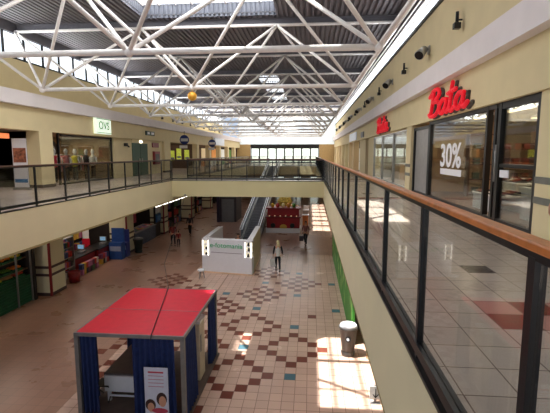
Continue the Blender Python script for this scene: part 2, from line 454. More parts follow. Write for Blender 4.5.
# clerestory windows, left and right
for side, x, z0, z1 in (('l', -14.8, 11.2, 12.4), ('r', 4.16, 11.42, 12.05)):
    w = root('window_12' if side == 'l' else 'window_13', '', '', (x, 30, z0)); w['kind'] = 'structure'
    MB().box(x-.02 if side == 'l' else x+.04, x+.02 if side == 'l' else x+.06, -3, YE, z0, z1).build('pane', pm('clerestory_glow', (236, 244, 255), .4, var=.04, scale=.3, emit=1.3), w)
    b = MB(); y = -3
    while y < YE:
        b.box(x+.03, x+.12, y, y+.08, z0, z1); y += 1.5 if side == 'l' else 3.
    b.box(x+.03, x+.12, -3, YE, z0, z0+.08)
    if side == 'r':
        for zz in (11.62, 11.86, 12.1, 12.35): b.tube((x-.16, -3, zz), (x-.16, YE, zz), .035, 6)
    b.build('window_frame', blackf if side == 'l' else steel, w)
b = MB(); b.box(-15, -14.6, -3, YE, 12.4, ZD); b.box(4.1, 4.7, -3, YE, 12.05, ZD)
struct(b.build('trim_6', dark_steel))
# grey roof beams
for n, y in enumerate(YB):
    if y < 13 : continue
    b = MB(); z1 = ZD-.01; z0 = z1-.34; yb = y+.28
    b.box(-14.6, 4.1, yb-.09, yb+.09, z1-.03, z1); b.box(-14.6, 4.1, yb-.09, yb+.09, z0, z0+.03); b.box(-14.6, 4.1, yb-.015, yb+.015, z0+.03, z1-.03)
    tag(b.build('roof_beam', dark_steel), 'dark grey steel beam under the roof deck, %s above the white trusses' % ['nearest', 'second row', 'third row', 'fourth row', 'fifth row', 'sixth row', 'seventh row', 'eighth row', 'ninth row', 'tenth row', 'last row'][n], 'beam', 'dark beams under the roof deck')
# space frame, one truss row per thing
BX = [-11.3, -4.85, 1.7]; TXN = [-14.5, -8.1, -1.6, 4.75]; ZB = 9.2; ZT = 12.45
ordn = ['nearest', 'second', 'third', 'fourth', 'fifth', 'sixth', 'seventh', 'eighth', 'ninth', 'tenth', 'eleventh']
for n in range(len(YB)):
    yb = YB[n]-3.0; yt = YB[n]
    t = root('roof_truss', 'white tubular truss row across the hall roof, %s from the viewer' % ordn[n], 'truss', (-4.8, yb, ZB), group='white tubular roof trusses')
    MB().tube((-11.4, yb, ZB), (1.75, yb, ZB), .085, 10).build('bottom_chord', steel, t, True)
    MB().tube((-14.5, yt, ZT), (4.0, yt, ZT), .07, 10).build('top_chord', steel, t, True)
    for x in BX:
        for tx in TXN:
            if abs(tx-x) > 4: continue
            for yy in (yt, yt-6.0):
                if yy < 2: continue
                tx2 = min(tx, 4.0); zt = ZT if tx < 4.2 else ZT-.05
                MB().tube((x, yb, ZB), (tx2, yy, zt), .062, 8).build('brace', steel, t, True)
        MB().ball((x, yb, ZB), .13).build('node_ball', steel, t, True)

# ------------------------------------------------------------------ railings
def railing(name, label, p, q, wood_mat, n_posts, offs=0, posts=None, first_fat=True):
    """p,q = floor ends of a straight run"""
    p = Vector(p); q = Vector(q); d = (q-p); L = d.length; u = d/L; nr = Vector((-u.y, u.x))
    t = root(name, label, 'railing', (p.x, p.y, ZU))
    def bar(b, s0, s1, w0, w1, z0, z1):
        P = [p+u*s0+nr*w0, p+u*s1+nr*w0, p+u*s1+nr*w1, p+u*s0+nr*w1]
        b.prism([(c.x, c.y) for c in P], z0, z1)
    b = MB(); bar(b, 0, L, -.036, .036, 6.162, 6.2); b.build('handrail', wood_mat, t, bevel=.008)
    b = MB(); bar(b, 0, L, -.02, .02, 6.13, 6.162); b.build('top_bar', black, t)
    b = MB(); bar(b, 0, L, -.035, .035, 5.08, 5.15); bar(b, 0, L, -.045, .045, 5.0, 5.03); b.build('bottom_bar', black, t)
    S = posts if posts else [L*k/n_posts for k in range(n_posts+1)]
    for k, s in enumerate(S):
        b = MB(); w = .024
        bar(b, s-w, s+w, -.022, .022, 5.0, 6.14); b.build('post', black, t)
    for s0, s1 in zip(S, S[1:]):
        b = MB(); bar(b, s0+.03, s1-.03, -.005, .005, 5.15, 6.13); b.build('glass_pane', g_rail, t)
    return t
ps = [1.5+1.45*k-.1 for k in range(0, 40) if 1.5+1.45*k < 53]
railing('gallery_railing', 'glass railing with orange wooden handrail along the right gallery', (XR+.025, .1), (XR+.025, 57.5), wood, 0, posts=[0.02]+ps+[57.3])
ps = [22.8-1.45*k for k in range(15, -1, -1)]
ps = [s-.1 for s in ps if s > .2]
railing('gallery_railing', 'dark glass railing along the left gallery before the bridge', (XL-.04, .1), (XL-.04, 22.85), wood_dark, 0, posts=ps)
railing('gallery_railing', 'dark glass railing along the left gallery beyond the bridge', (XL-.04, 26.0), (XL-.04, 53), wood_dark, 18)
railing('bridge_railing', 'glass railing on the near edge of the cross bridge', (XL, 22.9), (XR, 22.9), wood_dark, 6)
railing('bridge_railing', 'glass railing on the far edge of the cross bridge', (XL, 25.95), (XR, 25.95), wood_dark, 6)
railing('landing_railing', 'glass railing on the edge of the far landing', (XL, 53.05), (-5.3, 53.05), wood_dark, 2)
railing('landing_railing', 'long glass railing on the far landing right of the escalator', (-3.5, 53.05), (XR, 53.05), wood_dark, 3)

# ------------------------------------------------------------------ square columns, lower and upper left
def column(label, y0, y1, z0, z1, x0=-12.95, x1=-11.8, striped=True):
    t = root('square_column', label, 'column', ((x0+x1)/2, (y0+y1)/2, z0), group='square cream columns')
    MB().box(x0, x1, y0, y1, z0, z1).build('shaft', cream3 if striped else cream, t)
    if striped:
        b = MB()
        for za, zb in ((1.28, 1.40), (.92, 1.04)): b.box(x0-.01, x1+.01, y0-.01, y1+.01, za, zb)
        b.build('dark_band', band, t)
        MB().box(x1-.05, x1+.03, y0-.03, y0+.07, 0, z1).build('corner_strip', darkred, t)
        MB().box(x0-.02, x1+.02, y0-.02, y1+.02, 0, .14).build('plinth', band, t)
    else:
        MB().box(x0-.01, x1+.01, y0-.01, y1+.01, z0, z0+.14).build('plinth', band, t)
    return t
column('cream column with dark bands on the ground floor, beside the green produce stand', 17.56, 18.7, 0, ZS)
column('cream column with dark bands behind the dark litter bin', 25.6, 26.7, 0, ZS)
column('cream column with dark bands beyond the blue poster stand', 32.5, 33.5, 0, ZS)
column('cream column with dark bands on the ground floor, fourth along the left', 40.5, 41.5, 0, ZS)
column('cream column with dark bands on the ground floor, fifth along the left', 48.5, 49.5, 0, ZS)
column('plain cream column on the left gallery beside the standing banner', 17.45, 18.4, ZU, 7.5, x0=-12.4, striped=False)
column('plain cream column on the left gallery before the yellow poster shop', 33.2, 34.7, ZU, 7.5, striped=False)
for k, y in enumerate((43.0, 48.5, 54, 59.5, 65)):
    column('plain cream column on the far left gallery, %s past the poster shop' % ['first', 'second', 'third', 'fourth', 'fifth'][k], y, y+.9, ZU, 7.5, x0=-12.3, striped=False)

# ------------------------------------------------------------------ Bata signs
def script_word(name, strokes, u0, v0, w, mat, parent, y, z, x, r):
    """thick pen strokes of a script word on the right wall; u runs toward the viewer (-y)"""
    b = MB()
    for st in strokes:
        pts = []
        n = len(st)
        for k in range(n-1):                      # Catmull-Rom through the pen points
            p0 = st[max(k-1, 0)]; p1 = st[k]; p2 = st[k+1]; p3 = st[min(k+2, n-1)]
            for q in range(5):
                tt = q/5
                pts.append(tuple(.5*((2*p1[c])+(-p0[c]+p2[c])*tt+(2*p0[c]-5*p1[c]+4*p2[c]-p3[c])*tt*tt+(-p0[c]+3*p1[c]-3*p2[c]+p3[c])*tt**3) for c in (0, 1)))
        pts.append(st[-1])
        P = [(x, y-(u-u0)*w, z+(v-v0)) for u, v in pts]
        for a, c in zip(P, P[1:]): b.tube(a, c, r, 8)
        for a in P: b.ball(a, r, n=8, m=5)
    return b.build(name, mat, parent, True)
B_ = [[(.30, .98), (.24, .55), (.10, .04)], [(.02, .80), (.30, 1.0), (.62, .98), (.70, .80), (.50, .62), (.30, .55)], [(.30, .55), (.62, .52), (.72, .30), (.50, .06), (.14, .02), (.0, .12)]]
def a_(o): return [[(o+.44, .46), (o+.26, .54), (o+.06, .36), (o+.06, .12), (o+.22, .04), (o+.40, .24), (o+.46, .50)], [(o+.46, .50), (o+.42, .16), (o+.50, .04), (o+.66, .16)]]
T_ = [[(1.52, .98), (1.44, .5), (1.40, .14), (1.50, .03), (1.66, .14)], [(1.26, .66), (1.72, .72)]]
def bata(label, y):
    t = root('shop_sign', label, 'sign', (3.95, y, 8.05))
    st = [[(u, v*.8) for u, v in q] for q in B_+a_(.72)+T_+a_(1.68)]
    script_word('lettering', st, 1.18, .4, 1.42, signred, t, y, 8.06, 3.86, .06)
    script_word('letter_backing', st, 1.18, .4, 1.42, pm('sign_grey', (84, 78, 70), .5), t, y-.1, 8.04, 3.95, .06)
    return t
bata('large red script shop sign above the glass door', 12.5)
bata('red script shop sign farther along the right wall', 23.1)

# ------------------------------------------------------------------ shoe shop front, right
def frame_front(nm, y0, y1, z0, z1, posts, x=4.1, rails=(), mat=blackf, w=.1):
    b = MB(); b.box(x, x+.1, y0, y1, z1-w, z1); b.box(x, x+.1, y0, y1, z0, z0+.08)
    for y in posts: b.box(x-.01, x+.11, y-w/2, y+w/2, z0, z1)
    for (a, c, z) in rails: b.box(x+.01, x+.09, a, c, z-.04, z+.04)
    return b
w = root('window_14', '', '', (4.1, 12.7, ZU)); w['kind'] = 'structure'
frame_front('', 9.65, 14.9, ZU, 7.6, (9.75, 10.2, 14.85)).build('window_frame', blackf, w)
MB().box(4.14, 4.16, 10.25, 14.8, ZU+.08, 7.5).build('pane', g_shop, w)
d = root('door_20', '', '', (4.1, 9.1, ZU)); d['kind'] = 'structure'
frame_front('', 7.87, 9.62, ZU, 7.6, (7.95, 9.54), rails=((7.9, 9.6, 6.25),), w=.14).build('door_frame', blackf, d)
MB().box(4.14, 4.16, 8.02, 9.47, ZU+.08, 6.2).box(4.14, 4.16, 8.02, 9.47, 6.3, 7.5).build('pane', glass('door_glass', (225, 228, 224), .6, .02), d)
MB().tube((4.03, 9.5, 5.9), (4.03, 9.5, 6.7), .018).build('door_handle', silver, d, True)
d = root('door_21', '', '', (4.1, 15.8, ZU)); d['kind'] = 'structure'
frame_front('', 14.92, 17.1, ZU, 7.5, (14.98, 17.0)).build('door_frame', blackf, d)
MB().box(4.16, 4.2, 15.05, 16.95, ZU+.08, 7.4).build('door_leaf', pm('grey_door', (150, 146, 142), .4), d)
w = root('window_15', '', '', (4.1, 23.3, ZU)); w['kind'] = 'structure'
frame_front('', 17.9, 27.5, ZU, 7.55, (17.95, 21.2, 24.4, 27.45), mat=blackf, w=.06).build('window_frame', silver, w)
MB().box(4.14, 4.16, 18.0, 27.4, ZU+.08, 7.5).build('pane', g_shop, w)
# sale figure stuck on the window
t = root('window_decal', 'white sale figures stuck on the shoe shop window', 'decal', (4.08, 12.6, 6.1))
text('figures', '30%', .95, white, t, (4.09, 12.65, 6.42), '-x', ext=.004, sx=1.15, offset=.02)
MB().box(4.09, 4.105, 11.7, 13.5, 5.88, 6.06).build('lower_strip', white, t)
tag(MB().box(4.1, 4.12, 9.0, 9.4, 6.0, 6.16).build('door_notice', white), 'small white notice on the glass door below the push rail', 'notice')
# ceiling strip lights in the shoe shop
for k, (x, y) in enumerate(((5.4, 9.4), (5.4, 11.6), (5.4, 13.8), (7.2, 9.0), (7.2, 11.4), (7.2, 13.8), (8.6, 12.6))):
    t = root('ceiling_light', 'white strip light on the shoe shop ceiling', 'light', (x, y, 7.7), group='shoe shop ceiling lights')
    MB().box(x-.1, x+.1, y-.6, y+.6, 7.66, 7.75).build('housing', white, t)
    MB().box(x-.07, x+.07, y-.56, y+.56, 7.635, 7.66).build('diffuser', warmglow, t)
# shoe tables and shoes
def shoe_mesh():
    b = MB()
    b.prism([(-.045, -.13), (.045, -.13), (.05, 0), (.045, .1), (0, .15), (-.045, .1), (-.05, 0)], 0, .025, 1)
    b.prism([(-.038, -.12), (.038, -.12), (.042, 0), (.038, .09), (0, .13), (-.038, .09), (-.042, 0)], .025, .06)
    b.prism([(-.034, -.12), (.034, -.12), (.034, .0), (0, .04), (-.034, .0)], .06, .1)
    return b
shoe_cols = [pm('shoe_black', (24, 22, 22), .4), pm('shoe_white', (215, 210, 205), .5), pm('shoe_tan', (150, 100, 60), .5), pm('shoe_red', (140, 40, 40), .5)]
shoe_proto = []
for c, n in zip(shoe_cols, ('black', 'white', 'tan', 'red')):
    me = shoe_mesh(); o = me.build('shoe', [c, blackf if n != 'black' else pm('sole_grey', (90, 88, 86))]); shoe_proto.append((o, n))
used = set()
def put_shoe(k, x, y, z, rz, where):
    o, n = shoe_proto[k]
    if k in used: o = o.copy(); COL.objects.link(o)
    used.add(k)
    o.location = (x, y, z); o.rotation_euler = (0, 0, rz)
    tag(o, '%s shoe displayed on %s' % (n, where), 'shoe', '%s shoes on %s' % (n, where))
def table(label, x, y, w, dpt, h):
    t = root('display_table', label, 'table', (x, y, ZU))
    MB().box(x-w/2, x+w/2, y-dpt/2, y+dpt/2, ZU+h-.05, ZU+h).build('tabletop', white, t, bevel=.01)
    for sx in (-1, 1):
        MB().box(x+sx*(w/2-.06)-.03, x+sx*(w/2-.06)+.03, y-dpt/2+.03, y+dpt/2-.03, ZU, ZU+h-.05).build('side_panel', white, t)
    MB().box(x-w/2+.09, x+w/2-.09, y-dpt/2+.05, y+dpt/2-.05, ZU+h*.45, ZU+h*.45+.03).build('shelf', beige, t)
    return t
table('white display table just inside the glass door', 5.3, 9.3, .9, 1.5, .75)
table('low white display plinth at the near end of the shop window', 5.0, 11.5, .8, 1.4, .45)
table('taller white display table behind the window plinth', 5.9, 12.4, .8, 1.6, .72)
table('white display table deep in the shoe shop', 7.4, 10.5, 1.0, 1.8, .75)
for (tx, ty, w, dp, h, where) in ((5.3, 9.3, .9, 1.5, .75, 'the table by the door'), (5.0, 11.5, .8, 1.4, .45, 'the low window plinth'), (5.9, 12.4, .8, 1.6, .72, 'the taller window table'), (7.4, 10.5, 1., 1.8, .75, 'the table deep in the shop')):
    ny = int(dp/.2)
    for a in range(2):
        for c in range(ny):
            put_shoe((c*3+a+int(ty)) % 4 if where != 'the table by the door' else (0 if c % 3 else 1), tx-.2+a*.4, ty-dp/2+.12+c*(dp-.24)/(ny-1), ZU+h, PI/2+random.uniform(-.3, .3), where)
b = MB(); b.box(4.3, 9.4, 7.95, 17.1, ZU+.001, ZU+.006); struct(b.build('floor_shoe_shop', pm('shop_floor', (112, 86, 70), .35)))
# wall shelves with shoe boxes
def shelf_unit(nm, label, x, y, z, L, H, nsh, axis='y', mat=white, dep=.35, grp=None):
    t = root(nm, label, 'shelf', (x, y, z), group=grp)
    a, c = (dep/2, L/2) if axis == 'y' else (L/2, dep/2)
    if axis == 'y':
        [MB().box(x-a, x+a, q-.02, q+.02, z, z+H).build('upright', mat, t) for q in (y-c, y+c)]
    else:
        [MB().box(q-.02, q+.02, y-c, y+c, z, z+H).build('upright', mat, t) for q in (x-a, x+a)]
    for k in range(nsh): MB().box(x-a+(.0 if axis == 'y' else .02), x+a-(.0 if axis == 'y' else .02), y-c+(.02 if axis == 'y' else 0), y+c-(.02 if axis == 'y' else 0), z+.08+k*(H-.1)/(nsh-1)-.015, z+.08+k*(H-.1)/(nsh-1)+.015).build('shelf_board', mat, t)
    return t
boxcols = [(190, 60, 50), (210, 200, 190), (60, 80, 130), (200, 160, 60), (70, 110, 70), (120, 60, 90), (40, 40, 44), (180, 110, 150)]
def goods(nm, label, cat, grp, spots, size, cols=boxcols, lathe=False):
    protos = {}
    for n, (x, y, z) in enumerate(spots):
        k = random.randrange(len(cols))
        if k not in protos:
            b = MB(); sx, sy, sz = size
            if lathe: b.lathe([(sx*.5, 0), (sx*.5, sz*.65), (sx*.2, sz*.8), (sx*.2, sz)], 8)
            else:
                b.box(-sx/2, sx/2, -sy/2, sy/2, 0, sz*.72); b.box(-sx/2-.006, sx/2+.006, -sy/2-.006, sy/2+.006, sz*.72, sz)
            o = b.build(nm, [pm('goods_%d_%d_%d' % cols[k], cols[k], .5)]); protos[k] = o
        else:
            o = protos[k].copy(); COL.objects.link(o)
        o.location = (x, y, z); o.rotation_euler = (0, 0, random.uniform(-.12, .12))
        tag(o, label, cat, grp)
for n, yy in enumerate((9.6, 12.0, 14.4)):
    shelf_unit('shoe_shelf', 'pale shelf of shoe boxes at the back of the shoe shop, %s' % ['near door', 'middle', 'far end'][n], 9.2, yy, ZU, 2.2, 2.1, 5, dep=.4)
goods('shoe_box', 'shoe box stacked on the back wall shelves of the shoe shop', 'box', 'shoe boxes on the back shelves',
      [(9.15, yy-.8+.4*i, ZU+.095+k*.5) for yy in (9.6, 12.0, 14.4) for i in range(5) for k in range(4)], (.3, .3, .14), [(200, 150, 90), (215, 200, 180), (190, 60, 50), (150, 110, 80)])
shelf_unit('display_rack', 'long dark display rack across the middle of the shoe shop', 7.9, 13.2, ZU, 2.4, 2.2, 5, axis='x', mat=wood_dark)
goods('handbag', 'small handbag on the middle shoe shop rack', 'bag', 'handbags on the middle rack', [(7.0+.3*i, 13.2, ZU+.1+k*.52) for i in range(7) for k in range(4)], (.2, .14, .22), [(130, 60, 40), (60, 80, 60), (190, 160, 120), (80, 40, 40)])
# partition shelf seen behind the sale window
shelf_unit('display_rack', 'dark display rack of bags behind the shoe shop window', 6.9, 15.4, ZU, 2.6, 2.2, 5, axis='x', mat=wood_dark)
goods('handbag', 'small handbag on the dark rack behind the window', 'bag', 'handbags on the dark rack', [(5.9+.33*i, 15.4, ZU+.1+k*.52) for i in range(7) for k in range(4)], (.2, .14, .22), [(130, 60, 40), (60, 70, 60), (190, 160, 120), (80, 40, 40)])

# ------------------------------------------------------------------ spotlights on the walls
def flood_proto(side):
    s = -1 if side == 'r' else 1
    t = root('floodlight', '', 'light')
    MB().box(-.02, .02, -.11, .11, -.12, .16).build('wall_plate', silver, t, world=False)
    MB().tube((0, 0, .08), (s*.16, 0, .02), .03, 8).build('arm', silver, t, world=False)
    MB().tube((s*.12, .1, .08), (s*.38, -.22, -.2), .12, 14, r2=.17).build('lamp_body', silver, t, True, world=False)
    MB().tube((s*.378, -.218, -.198), (s*.388, -.23, -.21), .15, 14).build('lens', blackf, t, world=False)
    return t
def spot_proto(side):
    s = -1 if side == 'r' else 1
    t = root('spotlight', '', 'light')
    MB().tube((s*.14, 0, -.02), (s*.14, 0, .26), .045, 10).build('ballast_tube', black, t, True, world=False)
    MB().tube((0, 0, .05), (s*.14, 0, .05), .025, 8).build('arm', black, t, world=False)
    MB().box(s*.06, s*.24, -.12, .06, -.2, -.04).build('lamp_head', black, t, world=False, bevel=.015)
    return t
names = ['nearest', 'second', 'third', 'fourth', 'fifth', 'sixth', 'seventh', 'eighth', 'ninth', 'tenth', 'eleventh', 'twelfth']
fp = flood_proto('r'); sp_ = spot_proto('r'); fu = su = False; fi = si = 0
y = 12.3; k = 0
while y < 66:
    if k % 2 == 0:
        o = sp_ if not su else dup(sp_, (4.12, y, 10.1)); su = True
        o['label'] = 'black square-headed spotlight on the right wall, %s from the viewer' % names[min(si, 11)]; si += 1; o['group'] = 'black spotlights on the right wall'
    else:
        o = fp if not fu else dup(fp, (4.15, y, 10.1)); fu = True
        o['label'] = 'silver can floodlight on the right wall, %s from the viewer' % names[min(fi, 11)]; fi += 1; o['group'] = 'silver floodlights on the right wall'
    o.location = (4.12, y, 10.1); y += 3.25; k += 1
sl = spot_proto('l'); first = True; y = 37.4; k = 0
while y < 68:
    o = sl if first else dup(sl, (-14.69, y, 10.1)); first = False
    o.location = (-14.69, y, 10.1); o['label'] = 'black spotlight on the left wall above the ledge, %s from the viewer' % (names+['thirteenth', 'fourteenth'])[min(k, 13)]; o['group'] = 'black spotlights on the left wall'
    y += 3.25; k += 1

# golden foil ball under the truss joint, weak glow put into its colour
t = root('foil_ball', 'round golden ball hanging under the roof truss joint', 'lamp', (-4.85, 17.15, 8.85))
MB().ball((-4.85, 17.15, 8.86), .19, n=16, m=10).build('ball', pm('gold_ball', (214, 158, 60), .3, metal=.3, var=.3, emit=.25), t, True)
MB().tube((-4.85, 17.15, 9.04), (-4.85, 17.15, 9.14), .02).build('hook', black, t)

# ------------------------------------------------------------------ signs on the left
t = root('shop_sign', 'square white backlit sign with green letters above the clothes shop', 'sign', (-11.6, 22.9, 8.0))
MB().box(-11.78, -11.6, 22.1, 23.75, 7.62, 8.5).build('sign_box', pm('sign_backlit', (226, 240, 220), .4, var=.02, emit=.8), t)
text('lettering', 'OVS', .62, pm('sign_green', (70, 140, 90), .5), t, (-11.59, 22.92, 8.06), '+x', ext=.004, sx=1.05)
b = MB(); b.box(-11.6, -11.58, 22.14, 23.71, 8.42, 8.45).box(-11.6, -11.58, 22.14, 23.71, 7.67, 7.7); b.build('sign_border', pm('sign_green', (70, 140, 90)), t)
t = root('exit_sign', 'small dark green exit sign on the left lintel', 'sign', (-11.6, 30, 8.0))
MB().box(-11.78, -11.7, 29.3, 30.9, 7.85, 8.15).build('panel', pm('exit_green', (30, 60, 44), .5), t)
MB().box(-11.7, -11.69, 29.5, 29.9, 7.92, 8.08).box(-11.7, -11.69, 30.2, 30.7, 7.92, 8.08).build('pictogram', white, t)
def round_sign(label, x, y, z, col):
    t = root('hanging_sign', label, 'sign', (x, y, z))
    MB().tube((x, y-.03, z), (x, y+.03, z), .42, 20).build('disc', col, t)
    MB().box(x-.32, x+.32, y-.045, y-.03, z-.14, z+.12).build('white_panel', white, t)
    MB().tube((x, y, z+.4), (x, y, z+.75), .02).build('hanger', black, t)
    MB().box(x-.45, x+.25, y-.03, y+.03, z-.75, z-.48).build('lower_plate', white, t)
    return t
round_sign('round blue hanging sign with white plate before the poster shop', -11.1, 36.4, 7.75, pm('sign_blue', (40, 60, 130), .4))
t = round_sign('smaller round hanging sign farther down the left gallery', -11.0, 46.5, 7.7, pm('sign_blue', (40, 60, 130), .4))
t = root('shop_sign', 'white box sign on the far left lintel', 'sign', (-11.6, 53, 8.1))
MB().box(-11.78, -11.55, 50.5, 56, 7.6, 8.45).build('sign_box', pm('pale_sign', (212, 216, 222), .5, emit=.2), t)
t = root('wall_camera', 'small black camera on the wall left of the green doors', 'camera', (-11.9, 26.3, 7.1))
MB().box(-12.0, -11.8, 26.2, 26.4, 7.0, 7.2).build('body', black, t); MB().tube((-11.8, 26.3, 7.05), (-11.65, 26.2, 6.95), .05).build('lens', black, t)
# green doors
d = root('door_22', '', '', (-12, 28.8, ZU)); d['kind'] = 'structure'
MB().box(-12.05, -11.98, 27.45, 28.75, ZU, 7.25).box(-12.05, -11.98, 28.8, 30.1, ZU, 7.25).build('door_leaf', dgreen, d)
MB().box(-11.97, -11.93, 28.5, 28.6, 5.9, 6.2).box(-11.97, -11.93, 28.95, 29.05, 5.9, 6.2).build('door_handle', silver, d)
MB().box(-12.1, -11.95, 27.4, 30.15, 7.25, 7.5).build('door_frame', cream, d)
tag(MB().box(-11.99, -11.9, 28.6, 29.0, 7.28, 7.42).build('emergency_lamp', whiteglow), 'small bright lamp above the green double doors', 'lamp')
t = root('fire_cabinet', 'dark red fire hose cabinet right of the green doors', 'cabinet', (-11.9, 31.6, 6.1))
MB().box(-12.0, -11.82, 31.1, 32.2, 5.7, 6.7).build('cabinet_body', darkred, t); MB().box(-11.82, -11.81, 31.25, 32.05, 5.9, 6.5).build('glass_front', blackf, t)
tag(MB().box(-12.0, -11.93, 31.0, 32.3, 7.0, 7.35).build('wall_notice', darkred), 'dark red notice above the fire hose cabinet', 'notice')

# standing banner, left gallery
t = root('banner_stand', 'tall white advertising banner standing beside the left gallery column', 'banner', (-12.13, 16.6, ZU))
MB().box(-12.45, -11.81, 16.58, 16.6, ZU+.1, 7.15).build('banner_sheet', white, t)
MB().box(-12.41, -11.85, 16.565, 16.58, 6.15, 6.75).build('picture', pm('banner_photo', (150, 92, 66), .6, var=.6, scale=9), t)
MB().box(-12.41, -11.85, 16.565, 16.58, 5.3, 5.45).build('blue_line', pm('banner_blue', (60, 120, 170)), t)
MB().box(-12.48, -11.78, 16.5, 16.7, ZU, ZU+.08).build('base', silver, t)
tag(MB().box(-12.2, -12.05, 15.2, 15.95, 7.12, 7.32).build('shop_sign', pm('orange_sign', (226, 130, 80), .5, emit=.8)), 'small orange lit sign at the left edge of the gallery', 'sign')

# mannequins / clothing in the left shops
def mannequin(label, x, y, col):
    t = root('mannequin', label, 'mannequin', (x, y, ZU), group='mannequins in the left gallery shops')
    MB().lathe([(.09, 1.42), (.05, 1.5), (.09, 1.56), (.1, 1.66), (.06, 1.76), (.005, 1.79)], 12, (0, 0)).build('head', white, t, True, world=False)
    MB().lathe([(.12, .8), (.17, .9), (.13, 1.1), (.19, 1.32), (.09, 1.43)], 14, (0, 0)).build('garment', col, t, True, world=False)
    for s in (-1, 1):
        MB().tube((s*.08, 0, .08), (s*.09, 0, .85), .05, 8, r2=.08).build('leg', dimdark, t, True, world=False)
        MB().tube((s*.19, 0, 1.33), (s*.24, .03, .9), .05, 8, r2=.035).build('arm', white, t, True, world=False)
    MB().lathe([(.18, 0), (.18, .03), (.05, .05), (.05, .09)], 14).build('base', silver, t, world=False)
gc = [pm('cloth_red', (170, 40, 60), .8), pm('cloth_yellow', (200, 190, 60), .8), pm('cloth_black', (26, 24, 28), .8), pm('cloth_pink', (196, 120, 120), .8), pm('cloth_white', (200, 196, 190), .8), pm('cloth_teal', (50, 110, 110), .8)]
mannequin('white mannequin in a pale top at the left edge of the dark gallery shop', -12.9, 15.9, gc[4])
mannequin('mannequin in a red top at the near end of the clothes shop window', -12.8, 19.95, gc[0])
mannequin('mannequin in a pink top in the clothes shop window', -12.8, 21.0, gc[3])
mannequin('mannequin in a yellow top in the clothes shop window', -12.9, 22.0, gc[1])
mannequin('mannequin in a black top in the clothes shop window', -12.8, 23.0, gc[2])
mannequin('mannequin in a white top at the far end of the clothes shop window', -12.9, 23.9, gc[4])
def rack(label, x, y, z, L, n, where):
    t = root('clothes_rack', label, 'rack', (x, y, z))
    MB().tube((x, y-L/2, z+1.45), (x, y+L/2, z+1.45), .02).build('rail', silver, t)
    for s in (-1, 1): MB().tube((x, y+s*L/2, z), (x, y+s*L/2, z+1.45), .02).box(x-.22, x+.22, y+s*L/2-.02, y+s*L/2+.02, z, z+.03).build('leg', silver, t)
    for k in range(n):
        yy = y-L/2+.1+(L-.2)*k/(n-1); c = gc[random.randrange(6)]
        b = MB(); b.add([(x-.2, yy, z+1.36), (x, yy+.02, z+1.42), (x+.2, yy, z+1.36), (x+.17, yy+.03, z+.55), (x-.17, yy-.03, z+.55),
                         (x-.2, yy+.05, z+1.36), (x, yy+.05, z+1.42), (x+.2, yy+.05, z+1.36), (x+.17, yy+.08, z+.55), (x-.17, yy+.05, z+.55)],
                        [(0, 4, 3, 2, 1), (5, 6, 7, 8, 9), (0, 1, 6, 5), (1, 2, 7, 6), (2, 3, 8, 7), (3, 4, 9, 8), (4, 0, 5, 9)])
        tag(b.build('garment', c), 'garment hanging on the rack %s' % where, 'garment', 'garments on the rack %s' % where)
rack('silver clothes rack in the dark gallery shop', -13.6, 14.6, ZU, 2.0, 10, 'in the dark gallery shop')
rack('long clothes rack near the front of the dark gallery shop', -13.0, 13.4, ZU, 2.6, 14, 'near the front of the dark gallery shop')
rack('silver clothes rack at the back of the clothes shop', -14.6, 21.0, ZU, 2.2, 12, 'at the back of the clothes shop')
rack('low clothes rack right behind the clothes shop window', -13.5, 22.4, ZU, 3.4, 20, 'right behind the clothes shop window')
rack('clothes rack at the near end of the clothes shop', -14.0, 19.4, ZU, 1.6, 10, 'at the near end of the clothes shop')
rack('short clothes rack at the far end of the clothes shop', -14.4, 23.6, ZU, 1.4, 8, 'at the far end of the clothes shop')
t = root('round_display', 'large round black display on the clothes shop back wall', 'display', (-15.3, 24.2, 6.7))
MB().tube((-15.35, 23.7, 6.8), (-15.25, 23.7, 6.8), .5, 24).build('disc', blackf, t)
MB().tube((-15.25, 23.7, 6.8), (-15.22, 23.7, 6.8), .2, 24).build('hub', grey, t)
w = root('window_16', '', '', (-12.1, 22.1, ZU)); w['kind'] = 'structure'
b = MB()
for yy in (19.3, 24.72): b.box(-12.2, -12.1, yy, yy+.08, ZU, 7.5)
b.box(-12.2, -12.1, 19.58, 24.72, 7.38, 7.46); b.box(-12.2, -12.1, 19.58, 24.72, ZU, ZU+.08); b.build('window_frame', blackf, w)
MB().box(-12.16, -12.14, 19.58, 24.7, ZU+.1, 7.4).build('pane', glass('left_glass', (232, 236, 234), .25, .01), w)
# yellow-green posters of the poster shop and distant shop windows
yg = pm('poster_lime', (206, 214, 60), .6, var=.25, scale=5, emit=.25)
for k, (y0, y1, z0, z1) in enumerate(((35.2, 36.6, 5.9, 6.8), (37.2, 38.6, 6.0, 7.0), (39.6, 41.2, 5.9, 6.9))):
    t = root('window_poster', 'lime yellow poster in the gallery shop, %s of three' % ['nearest', 'middle', 'farthest'][k], 'poster', (-12.1, (y0+y1)/2, z0))
    MB().box(-12.12, -12.1, y0, y1, z0, z1).build('sheet', yg, t)
    MB().box(-12.1, -12.09, y0+.15, y1-.15, z0+.12, z0+.3).build('dark_text_band', blackf, t)
fc = [pm('far_red', (150, 40, 36), .6, emit=.2), pm('far_cream', (220, 200, 160), .6, emit=.3), pm('far_orange', (206, 140, 70), .6, emit=.3), pm('far_white', (225, 225, 220), .6, emit=.3), pm('far_green', (110, 150, 80), .6, emit=.3)]
for k, y in enumerate((44.2, 50, 55.2, 60.8, 66.3)):
    t = root('shop_display', 'lit shop display on the far left gallery, %s past the poster shop' % names[k+1], 'display', (-12.6, y, ZU), group='far left shop displays')
    MB().box(-13.2, -12.6, y, y+2.6, ZU, ZU+.6).build('counter', fc[(k+1) % 5], t); MB().box(-13.2, -13.1, y, y+2.6, ZU+.6, 7.2).build('backboard', fc[k % 5], t)
